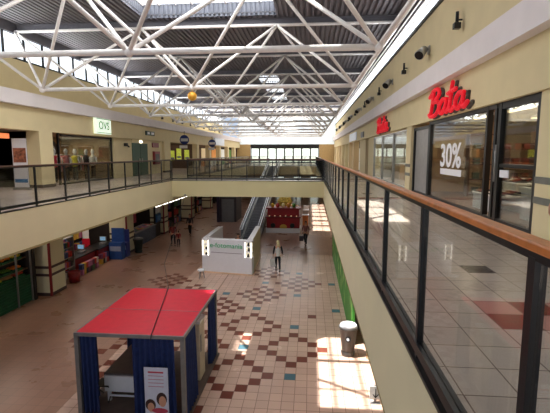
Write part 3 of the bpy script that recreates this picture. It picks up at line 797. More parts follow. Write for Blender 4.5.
for k, y in enumerate((36, 40.3, 45, 50, 55, 60, 65)):
    t = root('shop_display', 'lit shop display on the far right gallery, %s along' % names[k], 'display', (4.6, y, ZU), group='far right shop displays')
    MB().box(4.7, 5.3, y, y+2.4, ZU, ZU+.7).build('counter', fc[(k+2) % 5], t); MB().box(5.2, 5.3, y, y+2.4, ZU+.7, 7.1).build('backboard', fc[(k+1) % 5], t)
t = root('shop_sign', 'white sign over the far shops on the right wall', 'sign', (3.9, 38, 8.0))
MB().box(3.9, 3.98, 36.5, 42.5, 7.7, 8.4).build('sign_box', pm('pale_sign', (212, 216, 222)), t)
tag(MB().box(3.9, 3.98, 31.6, 33.0, 7.75, 8.15).box(3.88, 3.9, 31.75, 32.85, 7.82, 8.08).build('direction_sign', grey), 'small grey direction sign beyond the second red script sign', 'sign')
t = root('perfume_rack', 'tall glittering display in the second shop window on the right', 'display', (4.8, 30.7, ZU))
MB().box(4.7, 5.0, 30.2, 31.3, ZU, 6.9).build('cabinet', darkred, t); MB().box(4.68, 4.7, 30.3, 31.2, 5.3, 6.6).build('panel', pm('glitter', (120, 90, 110), .3, var=.8, scale=14), t)
# second right shop contents
for k, y in enumerate((19.5, 22.3, 25.2)):
    t = root('shop_counter', 'pale counter inside the second right-hand shop, %s' % ['near end', 'middle', 'far end'][k], 'counter', (5.6, y, ZU))
    MB().box(5.3, 5.9, y, y+1.8, ZU, ZU+.9).build('counter_body', beige, t); MB().box(5.25, 5.95, y-.05, y+1.85, ZU+.9, ZU+.95).build('countertop', white, t)

# ------------------------------------------------------------------ lower left shops
# green produce stand
t = root('produce_stand', 'long green crate-fronted produce stand at the left edge of the ground floor', 'stand', (-12.4, 14, 0))
b = MB()
for k in range(10): b.box(-12.35, -12.3, 9.0, 17.0, .05+k*.12, .14+k*.12)
b.build('slatted_front', pm('crate_green', (20, 84, 52), .6, var=.2), t)
MB().box(-13.6, -12.35, 9, 17, 0, 1.2).build('bench', dgreen, t)
MB().box(-13.0, -12.9, 9, 17, 1.2, 2.9).build('back_panel', dimdark, t)
for k in range(3): MB().box(-12.9, -12.45+.0-.06*k, 9, 17, 1.45+.5*k, 1.48+.5*k).build('shelf_board', pm('shelf_wood', (130, 100, 70)), t)
for k, y in enumerate((11.2, 12.8, 14.4, 16.0, 16.9)): MB().box(-12.3, -12.24, y, y+.06, 0, 2.9).build('post', greypole, t)
def crate_of(nm, label, x, y, z, cols, grp):
    b = MB(); b.box(-.2, .2, -.28, .28, 0, .03); b.box(-.2, -.18, -.28, .28, .03, .09); b.box(.18, .2, -.28, .28, .03, .09); b.box(-.18, .18, -.28, -.26, .03, .09); b.box(-.18, .18, .26, .28, .03, .09)
    t = root('produce_crate', label, 'crate', (x, y, z), group=grp)
    b.build('crate', pm('crate_green_dark', (30, 90, 54), .7), t, world=False)
    p = MB()
    for i in range(4):
        for j in range(6):
            p.ball((-.13+i*.085, -.21+j*.085, .15+random.uniform(0, .03)), .045, n=7, m=5)
    o = p.build('produce', cols, t, True, world=False); o['kind'] = 'stuff'
pc = [pm('tomato', (196, 50, 30), .4), pm('orange_fruit', (226, 130, 30), .5), pm('lemon', (220, 200, 70), .5), pm('lettuce', (90, 140, 50), .6), pm('potato', (170, 130, 80), .7)]
pcn = ['red', 'orange', 'yellow', 'green', 'brown']
q = 0
for lv in range(4):
    for i in range(12):
        k = random.randrange(5); q += 1
        z = (1.2, 1.48, 1.98, 2.48)[lv]; x = (-12.62, -12.69, -12.69, -12.69)[lv]
        crate_of('', '%s produce in a low green crate on the green stand' % pcn[k], x, 9.5+i*.63, z, pc[k], '%s produce crates' % pcn[k])
# supermarket behind columns 18.7..26
shelf_unit('goods_rack', 'tall wire goods rack beside the first banded column', -12.6, 19.9, 0, 1.4, 2.2, 5, mat=silver)
goods('package', 'packet on the tall wire rack beside the column', 'packet', 'packets on the wire rack', [(-12.6, 19.35+.18*i, .1+k*.52) for i in range(7) for k in range(4)], (.22, .14, .28))
def checkout(label, x, y, rz=0):
    t = root('checkout_counter', label, 'counter', (x, y, 0), rz)
    MB().box(-.45, .45, -1.1, 1.1, 0, .85).build('counter_body', darkred, t, world=False, bevel=.05)
    MB().box(-.5, .5, -1.15, 1.15, .85, .92).build('countertop', blackf, t, world=False)
    MB().box(-.15, .2, .2, .6, .92, 1.0).box(-.02, .04, .38, .44, 1.0, 1.1).box(-.2, .22, .36, .42, 1.1, 1.38).build('till', grey, t, world=False)
    MB().box(-.16, .18, .352, .36, 1.13, 1.35).build('till_screen', pm('screen', (120, 160, 190), .3, emit=.6), t, world=False)
checkout('red checkout counter behind the wire rack', -13.0, 21.85, 0)
checkout('red checkout counter nearer the blue promotion stand', -12.9, 24.2, 0)
t = root('trash_box', 'red basket bin in front of the wire rack', 'bin', (-11.95, 19.7, 0))
MB().lathe([(.24, 0), (.3, .55), (.28, .55), (.22, .05)], 14).build('bin_body', darkred, t, True, world=False)
for k, (x, y, h, c) in enumerate(((-11.95, 24.5, 1.5, (40, 80, 150)), (-11.95, 25.2, 1.3, (60, 70, 140)))):
    t = root('promotion_stand', 'blue cardboard promotion stand before the second column, %s one' % ['nearer', 'farther'][k], 'stand', (x, y, 0))
    MB().box(x-.4, x+.4, y-.25, y+.25, 0, h*.7).build('stand_body', pm('promo%d' % k, c, .5), t)
    MB().box(x-.35, x+.35, y-.27, y-.25, h*.35, h*.55).build('front_label', pm('label_grey', (150, 160, 190)), t)
    MB().box(x-.4, x+.4, y+.15, y+.25, h*.7, h+.4).build('header_board', pm('promo%d' % k, c), t)
t = root('character_standee', 'red and white cardboard standee behind the checkouts', 'standee', (-13.8, 24.2, 0))
MB().box(-14.05, -13.55, 24.2, 24.24, .9, 1.3).box(-13.95, -13.65, 24.2, 24.24, 0, .9).build('lower_board', red, t)
MB().box(-14.0, -13.6, 24.2, 24.24, 1.3, 1.9).build('middle_board', white, t); MB().box(-14.1, -13.5, 24.2, 24.24, 1.9, 2.4).build('upper_board', red, t)
for n, (x, lab) in enumerate(((-14.4, 'first'), (-15.8, 'second'))):
    for m_, y in enumerate((20.5, 23.6)):
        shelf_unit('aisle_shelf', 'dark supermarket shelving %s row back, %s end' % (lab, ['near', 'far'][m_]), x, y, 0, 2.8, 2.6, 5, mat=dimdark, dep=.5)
goods('package', 'coloured packet on the dark supermarket shelves', 'packet', 'packets on supermarket shelves', [(-14.25, y0-1.2+.3*i, .1+k*.62) for y0 in (20.5, 23.6) for i in range(9) for k in range(4)], (.26, .22, .34))
goods('bottle', 'bottle on the rear supermarket shelves', 'bottle', 'bottles on rear supermarket shelves', [(-15.65, y0-1.2+.3*i, .1+k*.62) for y0 in (20.5, 23.6) for i in range(9) for k in range(4)], (.2, .2, .4), lathe=True)
for k, (y, z, c) in enumerate(((19.2, 2.9, (190, 60, 50)), (20.6, 3.0, (220, 200, 90)), (22.3, 2.9, (70, 110, 170)), (23.6, 3.0, (200, 90, 120)), (24.9, 2.9, (90, 150, 90)))):
    t = root('hanging_sign', '%s price sign hanging over the supermarket checkouts' % ['red', 'yellow', 'blue', 'pink', 'green'][k], 'sign', (-13.4, y, z))
    MB().box(-13.42, -13.4, y-.4, y+.4, z-.3, z+.3).build('board', pm('price%d' % k, c, .5, var=.3), t)
    MB().tube((-13.41, y-.3, z+.3), (-13.41, y-.3, ZS), .008).tube((-13.41, y+.3, z+.3), (-13.41, y+.3, ZS), .008).build('hanger', grey, t)
goods('package', 'coloured packet on the checkout shelf under the hanging price signs', 'packet', 'packets by the checkouts', [(-12.25, 20.9+.22*i, .0+k*.3) for i in range(8) for k in range(2)]+[(-12.35, 23.2+.22*i, k*.3) for i in range(4) for k in range(2)], (.2, .18, .3))
# kiosk row between second and third column
t = root('magazine_stand', 'grey blue magazine stand right of the dark litter bin', 'stand', (-12.2, 29, 0))
MB().box(-13.0, -12.0, 27.3, 31.2, 0, 1.0).build('stand_body', pm('blue_grey', (84, 92, 108), .6, var=.3), t)
MB().box(-13.05, -11.95, 27.25, 31.25, 1.0, 1.06).build('countertop', grey, t)
for k in range(3): MB().box(-13.6, -13.5, 27.3+1.3*k, 28.5+1.3*k, 1.2, 3.2).build('rear_panel', [pm('pc1', (110, 34, 34), .6, var=.5, scale=6), pm('pc2', (54, 70, 50), .6, var=.6, scale=7), pm('pc3', (150, 60, 76), .6, var=.5, scale=5)][k], t)
goods('magazine', 'magazine lying on the grey blue stand', 'magazine', 'magazines on the stand', [(-12.3-.35*i, 27.6+.4*k, 1.06) for i in range(2) for k in range(9)], (.22, .3, .03))
for k, (z, c) in enumerate(((2.55, (30, 60, 110)), (1.85, (200, 205, 210)), (1.15, (40, 90, 150)))):
    tag(MB().box(-12.05, -11.95, 31.4, 32.3, z, z+.62).box(-11.95, -11.94, 31.5, 32.2, z+.1, z+.5, 1).build('mounted_poster', [pm('wp%d' % k, c, .5), pm('wpi%d' % k, tuple(min(255, v+60) for v in c), .5, var=.4, scale=8)]), '%s poster on the panel before the third banded column' % ['dark blue upper', 'white middle', 'bright blue lower'][k], 'poster')
tag(MB().box(-12.2, -12.05, 31.35, 32.35, 0, 3.3).build('poster_panel', blackf), 'tall black panel carrying three posters', 'panel')
# shops further along on the ground floor
for n, y in enumerate((34.5, 37.2, 42.2, 45.0, 50.5, 54, 58, 62)):
    lab = 'dark shop shelving on the far ground floor, %s along the left' % names[n]
    shelf_unit('shop_shelf', lab, -12.7, y+.9, 0, 2.2, 2.4, 4, mat=dimdark, dep=.5)
goods('package', 'coloured packet in the far ground floor shops', 'packet', 'packets in the far ground floor shops', [(-12.6, y+.2+.36*i, .1+k*.77) for y in (34.5, 37.2, 42.2, 45., 50.5) for i in range(5) for k in range(3)], (.3, .28, .45))
for k, y in enumerate((35.2, 39.5)):
    tag(MB().box(-12.0, -11.92, y, y+1.0, 2.4, 3.4).box(-11.92, -11.91, y+.15, y+.85, 2.6, 3.2, 1).build('shop_sign', [red, white]), 'red and white hanging shop sign on the ground floor, %s one' % ['nearer', 'farther'][k], 'sign')
# tube lights under the left gallery edge
for k in range(8):
    y = 20.6+k*1.05
    t = root('tube_light', 'white tube light under the left gallery edge', 'light', (-7.88, y, ZS), group='tube lights under the left gallery')
    MB().box(-7.93, -7.83, y, y+.75, 3.85, ZS).build('housing', white, t, world=True)
    MB().tube((-7.88, y+.03, 3.81), (-7.88, y+.72, 3.81), .04).build('tube', whiteglow, t, True)

# dark litter bin by second column
def lbin(label, x, y, r, h, body, lid, emblem=False):
    t = root('litter_bin', label, 'bin', (x, y, 0))
    MB().lathe([(r*.72, 0), (r*.78, .12), (r*.62, .16), (r*.7, .2), (r, h*.88), (r*1.08, h*.9), (r*1.08, h*.95), (r*.9, h*.95)], 20).build('bin_body', body, t, True, world=False)
    MB().lathe([(r*1.0, h*.95), (r*.9, h*1.02), (r*.5, h*1.06), (.01, h*1.07)], 20).build('lid', lid, t, True, world=False)
    if emblem:
        MB().tube((-.02, -r*.88, h*.62), (-.03, -r*1.0, h*.63), .085, 16).build('emblem', black, t, world=False)
        MB().tube((-.03, -r*.98, h*.63), (-.03, -r*1.03, h*.635), .05, 12).build('emblem_centre', white, t, world=False)
    return t
lbin('dark litter bin with grey lid before the second banded column', -11.3, 26.2, .32, .95, pm('bin_dark', (40, 52, 50), .4), grey)
lbin('tapered silver litter bin with white lid beside the green hoarding', 1.30, 13.0, .29, 1.02, pm('bin_metal', (84, 78, 74), .4, metal=.3), white, True)
# green hoarding, right
t = root('green_hoarding', 'green leaf-patterned hoarding under the right gallery', 'hoarding', (1.7, 20, 0))
for k in range(6):
    y0 = 13.7+k*2.15
    p = MB().box(1.5, 1.58, y0, y0+2.1, 0, 2.9).build('panel', green, t)
    b = MB()
    for j in range(9):
        cy = y0+.2+random.random()*1.7; cz = .3+random.random()*2.2; a = random.uniform(-.9, .9); L = .38
        pts = [(-L, 0), (-L*.4, .09), (L*.3, .09), (L, 0), (L*.3, -.09), (-L*.4, -.09)]
        b.add([(1.495, cy+u*math.sin(a)-v*math.cos(a), cz+u*math.cos(a)+v*math.sin(a)) for u, v in pts], [(0, 1, 2, 3, 4, 5)])
    b.build('leaf_print', lgreen, p, world=False); p.children[0].data.transform(Matrix.Translation(-Vector(t.location)))
# white posts / column near the bin
column_r = root('shop_pillar', 'white pillar under the right gallery beside the silver bin', 'column', (2.1, 12.9, 0))
MB().box(1.9, 2.3, 12.65, 13.15, 0, ZS).build('shaft', cream3, column_r); MB().box(1.87, 1.9, 12.75, 12.8, 0, ZS).build('edge_strip', pm('brass', (150, 110, 60), .4), column_r)
t = root('arrow_sign', 'small grey sign with black arrow at the foot of the right wall', 'sign', (1.85, 10.35, 0))
MB().box(1.62, 1.92, 10.3, 10.33, .15, .5).build('board', pm('sign_pale', (190, 186, 182), .5), t)
b = MB(); b.box(1.76, 1.78, 10.285, 10.3, .2, .44)
b.add([(1.77, 10.29, .18), (1.69, 10.29, .28), (1.70, 10.29, .30), (1.77, 10.29, .22), (1.84, 10.29, .30), (1.85, 10.29, .28)], [(0, 1, 2, 3), (0, 3, 4, 5)])
b.build('arrow', blackf, t); MB().box(1.74, 1.8, 10.33, 10.4, 0, .5).box(1.64, 1.9, 10.3, 10.42, 0, .02).build('stand', grey, t)
for k, (y, z) in enumerate(((11.6, 1.0),)):
    tag(MB().box(1.88, 1.95, y, y+.12, .55, .75).box(1.86, 1.88, y+.03, y+.09, .6, .7).build('wall_socket', black), 'small black fitting on the right-hand ground floor wall', 'fitting')

# ------------------------------------------------------------------ red-roofed booth
bx0, bx1, by0, by1, bh = -5.62, -2.98, 9.2, 12.58, 2.2
t = root('photo_booth', 'booth with red roof panels, grey posts and navy curtains', 'booth', ((bx0+bx1)/2, (by0+by1)/2, 0))
for a, c in ((bx0, by0), (bx1, by0), (bx0, by1), (bx1, by1)):
    MB().box(a-.05, a+.05, c-.05, c+.05, 0, bh-.06).build('post', greypole, t)
ym = by0+1.55
MB().box(bx0-.01, bx1+.01, by0-.01, ym-.012, bh-.03, bh).build('roof_panel', red, t)
MB().box(bx0-.01, bx1+.01, ym+.012, by1+.01, bh-.03, bh).build('roof_panel', red, t)
b = MB(); b.box(bx0-.05, bx1+.05, by0-.05, by0-.01, bh-.08, bh+.006).box(bx0-.05, bx1+.05, by1+.01, by1+.05, bh-.08, bh+.006)
b.box(bx0-.05, bx0-.01, by0-.01, by1+.01, bh-.08, bh+.006).box(bx1+.01, bx1+.05, by0-.01, by1+.01, bh-.08, bh+.006).box(bx0, bx1, ym-.012, ym+.012, bh-.06, bh+.003)
b.build('roof_frame', greypole, t)
def curt(p, q, wv, fl=1., am=.06): MB().wavy(p, q, .08, bh-.09, am, wv, flare=fl).build('curtain', curtain, t, True)
curt((bx0+.06, by0+.02), (bx0+.45, by0+.06), 4); curt((bx0+.02, by0+.08), (bx0+.04, by0+.8), 5)
curt((-4.25, by0+.02), (-3.2, by0+.02), 8, 1.03); curt((bx1, by0+.12), (bx1, by0+1.0), 6, 1.15)
curt((bx1-.02, by1-.75), (bx1-.02, by1-.08), 5); curt((bx0, by1-.6), (bx0, by1-.08), 4)
MB().box(bx0-.1, bx1+.1, by0-.1, by1+.1, .005, .05).build('floor_mat', pm('booth_floor', (104, 88, 80), .8, var=.1), t)
# curtain poster
t = root('curtain_poster', 'white poster with two faces hanging on the navy curtain', 'poster', (-3.6, by0-.12, .8))
MB().box(-3.93, -3.34, by0-.09, by0-.08, .2, 1.42).build('sheet', pm('poster_paper', (206, 210, 226), .6, var=.04), t)
b = MB(); P = by0-.095
for k in range(4): b.box(-3.83, -3.45, P, P+.004, 1.2-.09*k, 1.215-.09*k)
b.build('small_print', pm('print_pink', (188, 130, 150)), t)
MB().box(-3.83, -3.45, P, P+.004, 1.28, 1.32).build('heading_line', pm('print_red', (190, 70, 90)), t)
def oval(cx, cz, rx, rz, n=18, y=P): return [(cx+.06+rx*math.cos(2*PI*k/n), y, cz-.3+rz*math.sin(2*PI*k/n)) for k in range(n)]
for nm, cx, cz, rx, rz, mt, dy in (('printed_hair', -3.57, .92, .13, .17, pm('print_hair', (60, 34, 28)), 0), ('printed_face', -3.55, .86, .09, .14, skin, -.003), ('printed_hair', -3.85, .76, .13, .15, pm('print_hair', (60, 34, 28)), -.001), ('printed_face', -3.84, .7, .085, .12, skin, -.004), ('printed_jumper', -3.62, .62, .2, .07, pm('print_red', (190, 70, 90)), -.005)):
    MB().add(oval(cx, cz, rx, rz, y=P+dy), [tuple(range(18))]).build(nm, mt, t)
# white desk + dark top inside the booth
t = root('booth_desk', 'white desk with dark top standing inside the curtained booth', 'desk', (-4.5, 10.4, 0))
MB().box(-5.28, -4.1, 9.75, 9.81, .35, .78).build('front_panel', white, t)
MB().box(-5.28, -5.2, 9.81, 11.4, .35, .78).build('side_panel', white, t)
MB().box(-5.3, -4.08, 9.8, 11.5, .78, .82).build('desktop', pm('desk_dark', (92, 84, 84), .4), t)
for x, y in ((-5.2, 9.85), (-4.2, 9.85), (-5.2, 11.3), (-4.2, 11.3)): MB().box(x-.04, x+.04, y-.04, y+.04, .05, .35).build('leg', white, t)
MB().box(-5.2, -4.1, 9.78, 9.8, .2, .25).build('crossbar', white, t)
t = root('folding_chair', 'black folding chair beside the white booth desk', 'chair', (-5.35, 9.9, .05))
for s in (-.18, .18):
    MB().tube((s-5.35, 9.7, .05), (s-5.35, 10.15, .5), .015).build('leg', black, t); MB().tube((s-5.35, 10.15, .05), (s-5.35, 9.72, .5), .015).build('leg', black, t)
MB().box(-5.53, -5.17, 9.72, 10.1, .48, .51).build('seat', black, t)
t = root('white_machine', 'tall white machine at the right side of the booth', 'machine', (-3.25, 11.2, 0))
MB().box(-3.4, -3.05, 10.95, 11.5, .05, 1.75).build('machine_body', pm('machine', (196, 186, 168), .5), t, bevel=.03)
MB().box(-3.06, -3.04, 11.0, 11.1, .9, 1.4).build('slot_panel', grey, t); MB().box(-3.42, -3.03, 10.93, 11.52, 1.75, 1.82).build('machine_top', white, t)
t = root('hanging_cable', 'thin dark cable hanging from the bridge down across the red booth roof', 'cable', (-7.0, 22.8, 4.1))
MB().path([(-7.0, 22.83, 4.2), (-6.3, 19.3, 3.25), (-5.3, 14.5, 2.5), (-4.5, 12.6, 2.23), (-3.72, 9.13, 2.23), (-3.72, 9.08, 2.1)], .012).build('cable_line', black, t)
MB().box(-7.04, -6.96, 22.8, 22.85, 4.15, 4.25).build('fixing', grey, t)
t = root('stool', 'small pale-topped stool on the tiles beyond the booth roof', 'stool', (-5.65, 20.9, 0))
MB().lathe([(.17, .38), (.2, .4), (.2, .46), (.1, .5), (.01, .51)], 16).build('seat', white, t, True, world=False)
for a in range(3): MB().tube((.1*math.cos(a*2.1), .1*math.sin(a*2.1), .38), (.17*math.cos(a*2.1), .17*math.sin(a*2.1), 0), .02).build('leg', grey, t, world=False)

# ------------------------------------------------------------------ white kiosk
A, Bp, Cp, Dp = Vector((-5.9, 22.05)), Vector((-3.05, 21.55)), Vector((-3.15, 26.3)), Vector((-5.85, 26.0))
t = root('sales_kiosk', 'white square sales kiosk with lit corner niches and green lettering', 'kiosk', (-4.5, 23.9, 0))
KH = 1.85
def kwall(b, p, q, th, z0, z1):
    u = (q-p).normalized(); nn = Vector((-u.y, u.x))*th
    b.prism([(p.x, p.y), (q.x, q.y), (q.x+nn.x, q.y+nn.y), (p.x+nn.x, p.y+nn.y)], z0, z1)
u = (Bp-A).normalized(); L = (Bp-A).length
pA = A+u*.42; pB = Bp-u*.42
b = MB(); kwall(b, pA, pB, .35, .06, KH); kwall(b, A, pA, .35, .06, .95); kwall(b, pB, Bp, .35, .06, .95)
kwall(b, A, pA, .35, KH-.06, KH); kwall(b, pB, Bp, .35, KH-.06, KH)
b.build('front_wall', pm('kiosk_white', (238, 236, 242), .4, var=.02), t)
kw = pm('kiosk_white', (220, 220, 224)); kc = pm('kiosk_side', (214, 200, 170), .5)
b = MB(); kwall(b, Bp+Vector((0, .35)), Cp, .3, .06, KH); b.build('right_wall', kc, t)
b = MB(); kwall(b, Dp, A+Vector((0, .35)), .3, .06, KH); b.build('left_wall', kw, t)
b = MB(); kwall(b, Dp, A+Vector((0, .35)), .3, KH, KH+.03); kwall(b, Bp+Vector((0, .35)), Cp, .3, KH, KH+.03); kwall(b, A, Bp, .36, KH, KH+.03); b.build('wall_capping', kw, t)
b = MB(); kwall(b, Dp+Vector((.1, -.5)), Vector((-4.6, 25.6)), .4, .0, 1.1); b.build('inner_counter', kw, t)
b = MB(); kwall(b, A-u*.08-Vector((0, .08)), Bp+u*.06-Vector((0, .08)), .3, 0, .06); kwall(b, Bp+Vector((.06, 0)), Cp+Vector((.06, 0)), .2, 0, .06); b.build('base_strip', pm('kiosk_base', (224, 190, 160), .4), t)
for p, q in ((A, pA), (pB, Bp)):
    for zz in (1.24, 1.54):
        b = MB(); kwall(b, p, q, .3, zz, zz+.03); b.build('niche_shelf', kw, t)
    b = MB()
    for r_ in (p+u*.03, q-u*.06):
        b.box(r_.x, r_.x+.035, r_.y-.02, r_.y+.02, .97, KH-.07)
    b.build('niche_light', whiteglow, t)
    b = MB(); kwall(b, p+Vector((0, .26)), q+Vector((0, .26)), .05, .96, KH-.06); b.build('niche_back', pm('niche_back', (236, 226, 204), .4, emit=.4), t)
ang = math.atan2(u.y, u.x)
mid = (A+Bp)/2
text('lettering', 'e-fotomania', .37, pm('letter_green', (70, 170, 120), .5, emit=.1), t, (mid.x-.02, mid.y-.02, 1.55), ang, ext=.006, sx=1.05)
b = MB(); s0 = pA+u*.12; s1 = pB-u*.12; b.prism([(s0.x, s0.y-.01), (s1.x, s1.y-.01), (s1.x, s1.y+.01), (s0.x, s0.y+.01)], 1.14, 1.165); b.build('front_groove', pm('groove', (150, 130, 150)), t)
for k, (px_, zz) in enumerate(((.2, 1.0), (.24, 1.29), (.22, 1.58))):
    p = pB+u*px_
    b = MB(); b.lathe([(.05, 0), (.07, .05), (.05, .14), (.03, .2)], 12); o = b.build('camera_lens', blackf, smooth=True); o.location = (p.x, p.y+.1, zz-(.0 if k else .03)); tag(o, 'small dark product in the right kiosk niche, %s shelf' % ['bottom', 'middle', 'top'][k], 'product')
for k, zz in enumerate((.97, 1.28)):
    p = A+u*.25
    b = MB(); b.box(-.06, .06, -.04, .04, 0, .12); b.box(-.03, .03, -.06, -.04, .03, .09); o = b.build('camera', blackf); o.location = (p.x, p.y+.12, zz); tag(o, 'small dark product in the left kiosk niche, %s shelf' % ['bottom', 'upper'][k], 'product')
tag(MB().box(-4.7, -4.2, 22.5, 22.75, KH-.3, KH-.2).box(-4.65, -4.25, 22.55, 22.7, KH-.2, KH-.16).build('printer', blackf), 'dark flat printer on the counter behind the kiosk front', 'printer')
t = root('kiosk_shelf', 'counter behind the front wall of the white kiosk', 'counter', (-4.5, 22.6, 0))
MB().box(-5.45, -3.5, 22.4, 22.85, 1.45, 1.55).build('countertop', kw, t); MB().box(-5.4, -5.3, 22.45, 22.8, 0, 1.45).box(-3.65, -3.55, 22.45, 22.8, 0, 1.45).build('support', kw, t)

# ------------------------------------------------------------------ red candy cart kiosk
t = root('red_kiosk', 'dark red market kiosk with lamps beyond the bridge', 'kiosk', (-2.2, 34.6, 0))
MB().box(-3.6, -.75, 33.8, 35.6, 0, .38).build('plinth', kw, t)
MB().box(-3.55, -.8, 33.9, 35.5, .38, 1.25).build('counter_body', pm('kiosk_red', (150, 22, 30), .4), t, bevel=.06)
MB().box(-3.65, -.7, 33.8, 35.6, 1.25, 1.33).build('countertop', darkred, t)
MB().box(-3.5, -.85, 34.1, 35.3, 1.33, 1.95).build('upper_body', pm('kiosk_red', (150, 22, 30)), t, bevel=.05)
MB().box(-3.62, -.73, 34.0, 35.4, 1.95, 2.05).build('roof_board', darkred, t)
b = MB()
for k in range(6): b.ball((-3.3+k*.45, 33.85, 1.42), .05, n=8, m=6)
b.build('lamps', pm('small_lamp', (255, 225, 180), emit=.4), t)
b = MB(); b.add([(x, 33.88, z) for x, _, z in oval(-2.2, .8, .3, .22)], [tuple(range(18))]); b.build('emblem', pm('emblem_gold', (200, 160, 70), .4), t)
for x in (-3.0, -1.4): MB().tube((x, 33.84, .62), (x, 33.9, .62), .2, 18).build('wheel', blackf, t)
for k in range(5):
    x = -3.1+k*.45
    o = MB().lathe([(.12, 0), (.16, .2), (.1, .34), (.01, .38)], 10).build('sweet_jar', pm('jar_%d' % k, [(220, 180, 60), (190, 60, 50), (230, 210, 150), (200, 140, 40), (90, 140, 60)][k], .4), smooth=True)
    o.location = (x, 34.6, 2.05); tag(o, '%s jar on top of the dark red kiosk' % ['golden', 'red', 'pale', 'amber', 'green'][k], 'jar')
t = root('golden_display', 'golden goods display standing behind the dark red kiosk', 'display', (-2.2, 37, 0))
MB().box(-3.2, -1.0, 37, 37.8, 0, 1.9).build('cabinet', pm('gold_cab', (190, 140, 60), .5, var=.5, scale=5, emit=.1), t); MB().lathe([(.5, 1.9), (.7, 2.3), (.4, 2.8), (.02, 3.0)], 12, (0, 0)).build('foliage', pm('bush', (200, 170, 70), .7, var=.5, scale=8), t, world=False)
for k in range(3):
    t = root('sandwich_board', 'small goods stand right of the dark red kiosk, %s' % names[k], 'stand', (-.35, 36.5+k*3.2, 0))
    MB().box(-.6, -.1, 36.5+k*3.2, 36.9+k*3.2, 0, 1.1).build('stand_body', [wood, silver, white][k], t); MB().box(-.65, -.05, 36.45+k*3.2, 36.95+k*3.2, 1.1, 1.16).build('stand_top', kw, t)

# ------------------------------------------------------------------ escalator (inclined walkway)
def escalator(label, x0, x1, y0, y1, z1):
    t = root('escalator', label, 'escalator', ((x0+x1)/2, y0, 0))
    s = (z1)/(y1-y0)
    def slope(b, xa, xb, dz0, dz1):
        b.add([(xa, y0, dz0), (xb, y0, dz0), (xb, y1, z1+dz0), (xa, y1, z1+dz0), (xa, y0, dz1), (xb, y0, dz1), (xb, y1, z1+dz1), (xa, y1, z1+dz1)],
              [(0, 3, 2, 1), (4, 5, 6, 7), (0, 1, 5, 4), (1, 2, 6, 5), (2, 3, 7, 6), (3, 0, 4, 7)])
    b = MB(); slope(b, x0+.1, x1-.1, -.9, -.02); b.build('truss_casing', pm('esc_dark', (62, 64, 72), .4), t)
    b = MB()
    n = 60
    for k in range(n):
        ya = y0+(y1-y0)*k/n; za = z1*k/n; b.box(x0+.25, x1-.25, ya, ya+(y1-y0)/n*.92, za-.1, za+.02)
    b.build('step_band', dark_steel, t)
    for xa in (x0, x1-.14):
        b = MB(); slope(b, xa, xa+.14, -.15, .16); b.build('skirt', silver, t)
        b = MB(); slope(b, xa+.06, xa+.08, .16, .9); b.build('balustrade', pm('balustrade', (96, 104, 116), .2), t)
        b = MB(); slope(b, xa+.02, xa+.12, .9, .97); b.build('handrail', blackf, t)
        b = MB(); slope(b, xa-.02, xa+.02, .82, .98); slope(b, xa+.12, xa+.15, .82, .98); b.build('rail_highlight', pm('rail_highlight', (225, 228, 235), .3, emit=.25), t)  # pale glowing strips paint the highlight along the handrail edges
escalator('inclined escalator rising from behind the white kiosk to the far landing', -5.2, -3.75, 30.5, 52.9, 5.0)
t = root('lift_shaft', 'dark grey lift shaft left of the escalators', 'lift', (-7.6, 40, 0))
MB().box(-8.6, -7.0, 39, 42, 0, ZS).build('shaft_wall', pm('shaft', (70, 64, 68), .5), t)
MB().box(-8.4, -7.2, 38.96, 39, 0, 2.2).build('lift_door', grey, t); MB().box(-8.85, -8.6, 38.8, 39.05, 0, ZS).build('corner_post', pm('purple_dark', (52, 40, 66), .5), t)

# ------------------------------------------------------------------ people
def skinmesh(name, chains, mat, parent, root_i=0, sub=2):
    """chains = list of [(x,y,z,rx,ry), ...]; the first point of a later chain may be ('@', index) joining an earlier vertex"""
    vs = []; es = []; rad = []
    for ch in chains:
        prev = None
        for pt in ch:
            if pt[0] == '@': prev = pt[1]; continue
            vs.append(pt[:3]); rad.append((pt[3], pt[4] if len(pt) > 4 else pt[3]))
            if prev is not None: es.append((prev, len(vs)-1))
            prev = len(vs)-1
    me = bpy.data.meshes.new(name); me.from_pydata(vs, es, [])
    o = bpy.data.objects.new(name, me); COL.objects.link(o)
    m = o.modifiers.new('s', 'SKIN'); m.use_smooth_shade = True
    for k, r in enumerate(rad):
        me.skin_vertices[0].data[k].radius = r
    me.skin_vertices[0].data[root_i].use_root = True
    s = o.modifiers.new('ss', 'SUBSURF'); s.levels = sub; s.render_levels = sub
    bpy.context.view_layer.update()
    m2 = bpy.data.meshes.new_from_object(o.evaluated_get(bpy.context.evaluated_depsgraph_get()))
    bpy.data.objects.remove(o); bpy.data.meshes.remove(me)
    m2.materials.clear(); m2.materials.append(mat)
    o = bpy.data.objects.new(name, m2); COL.objects.link(o); o.parent = parent
    return o
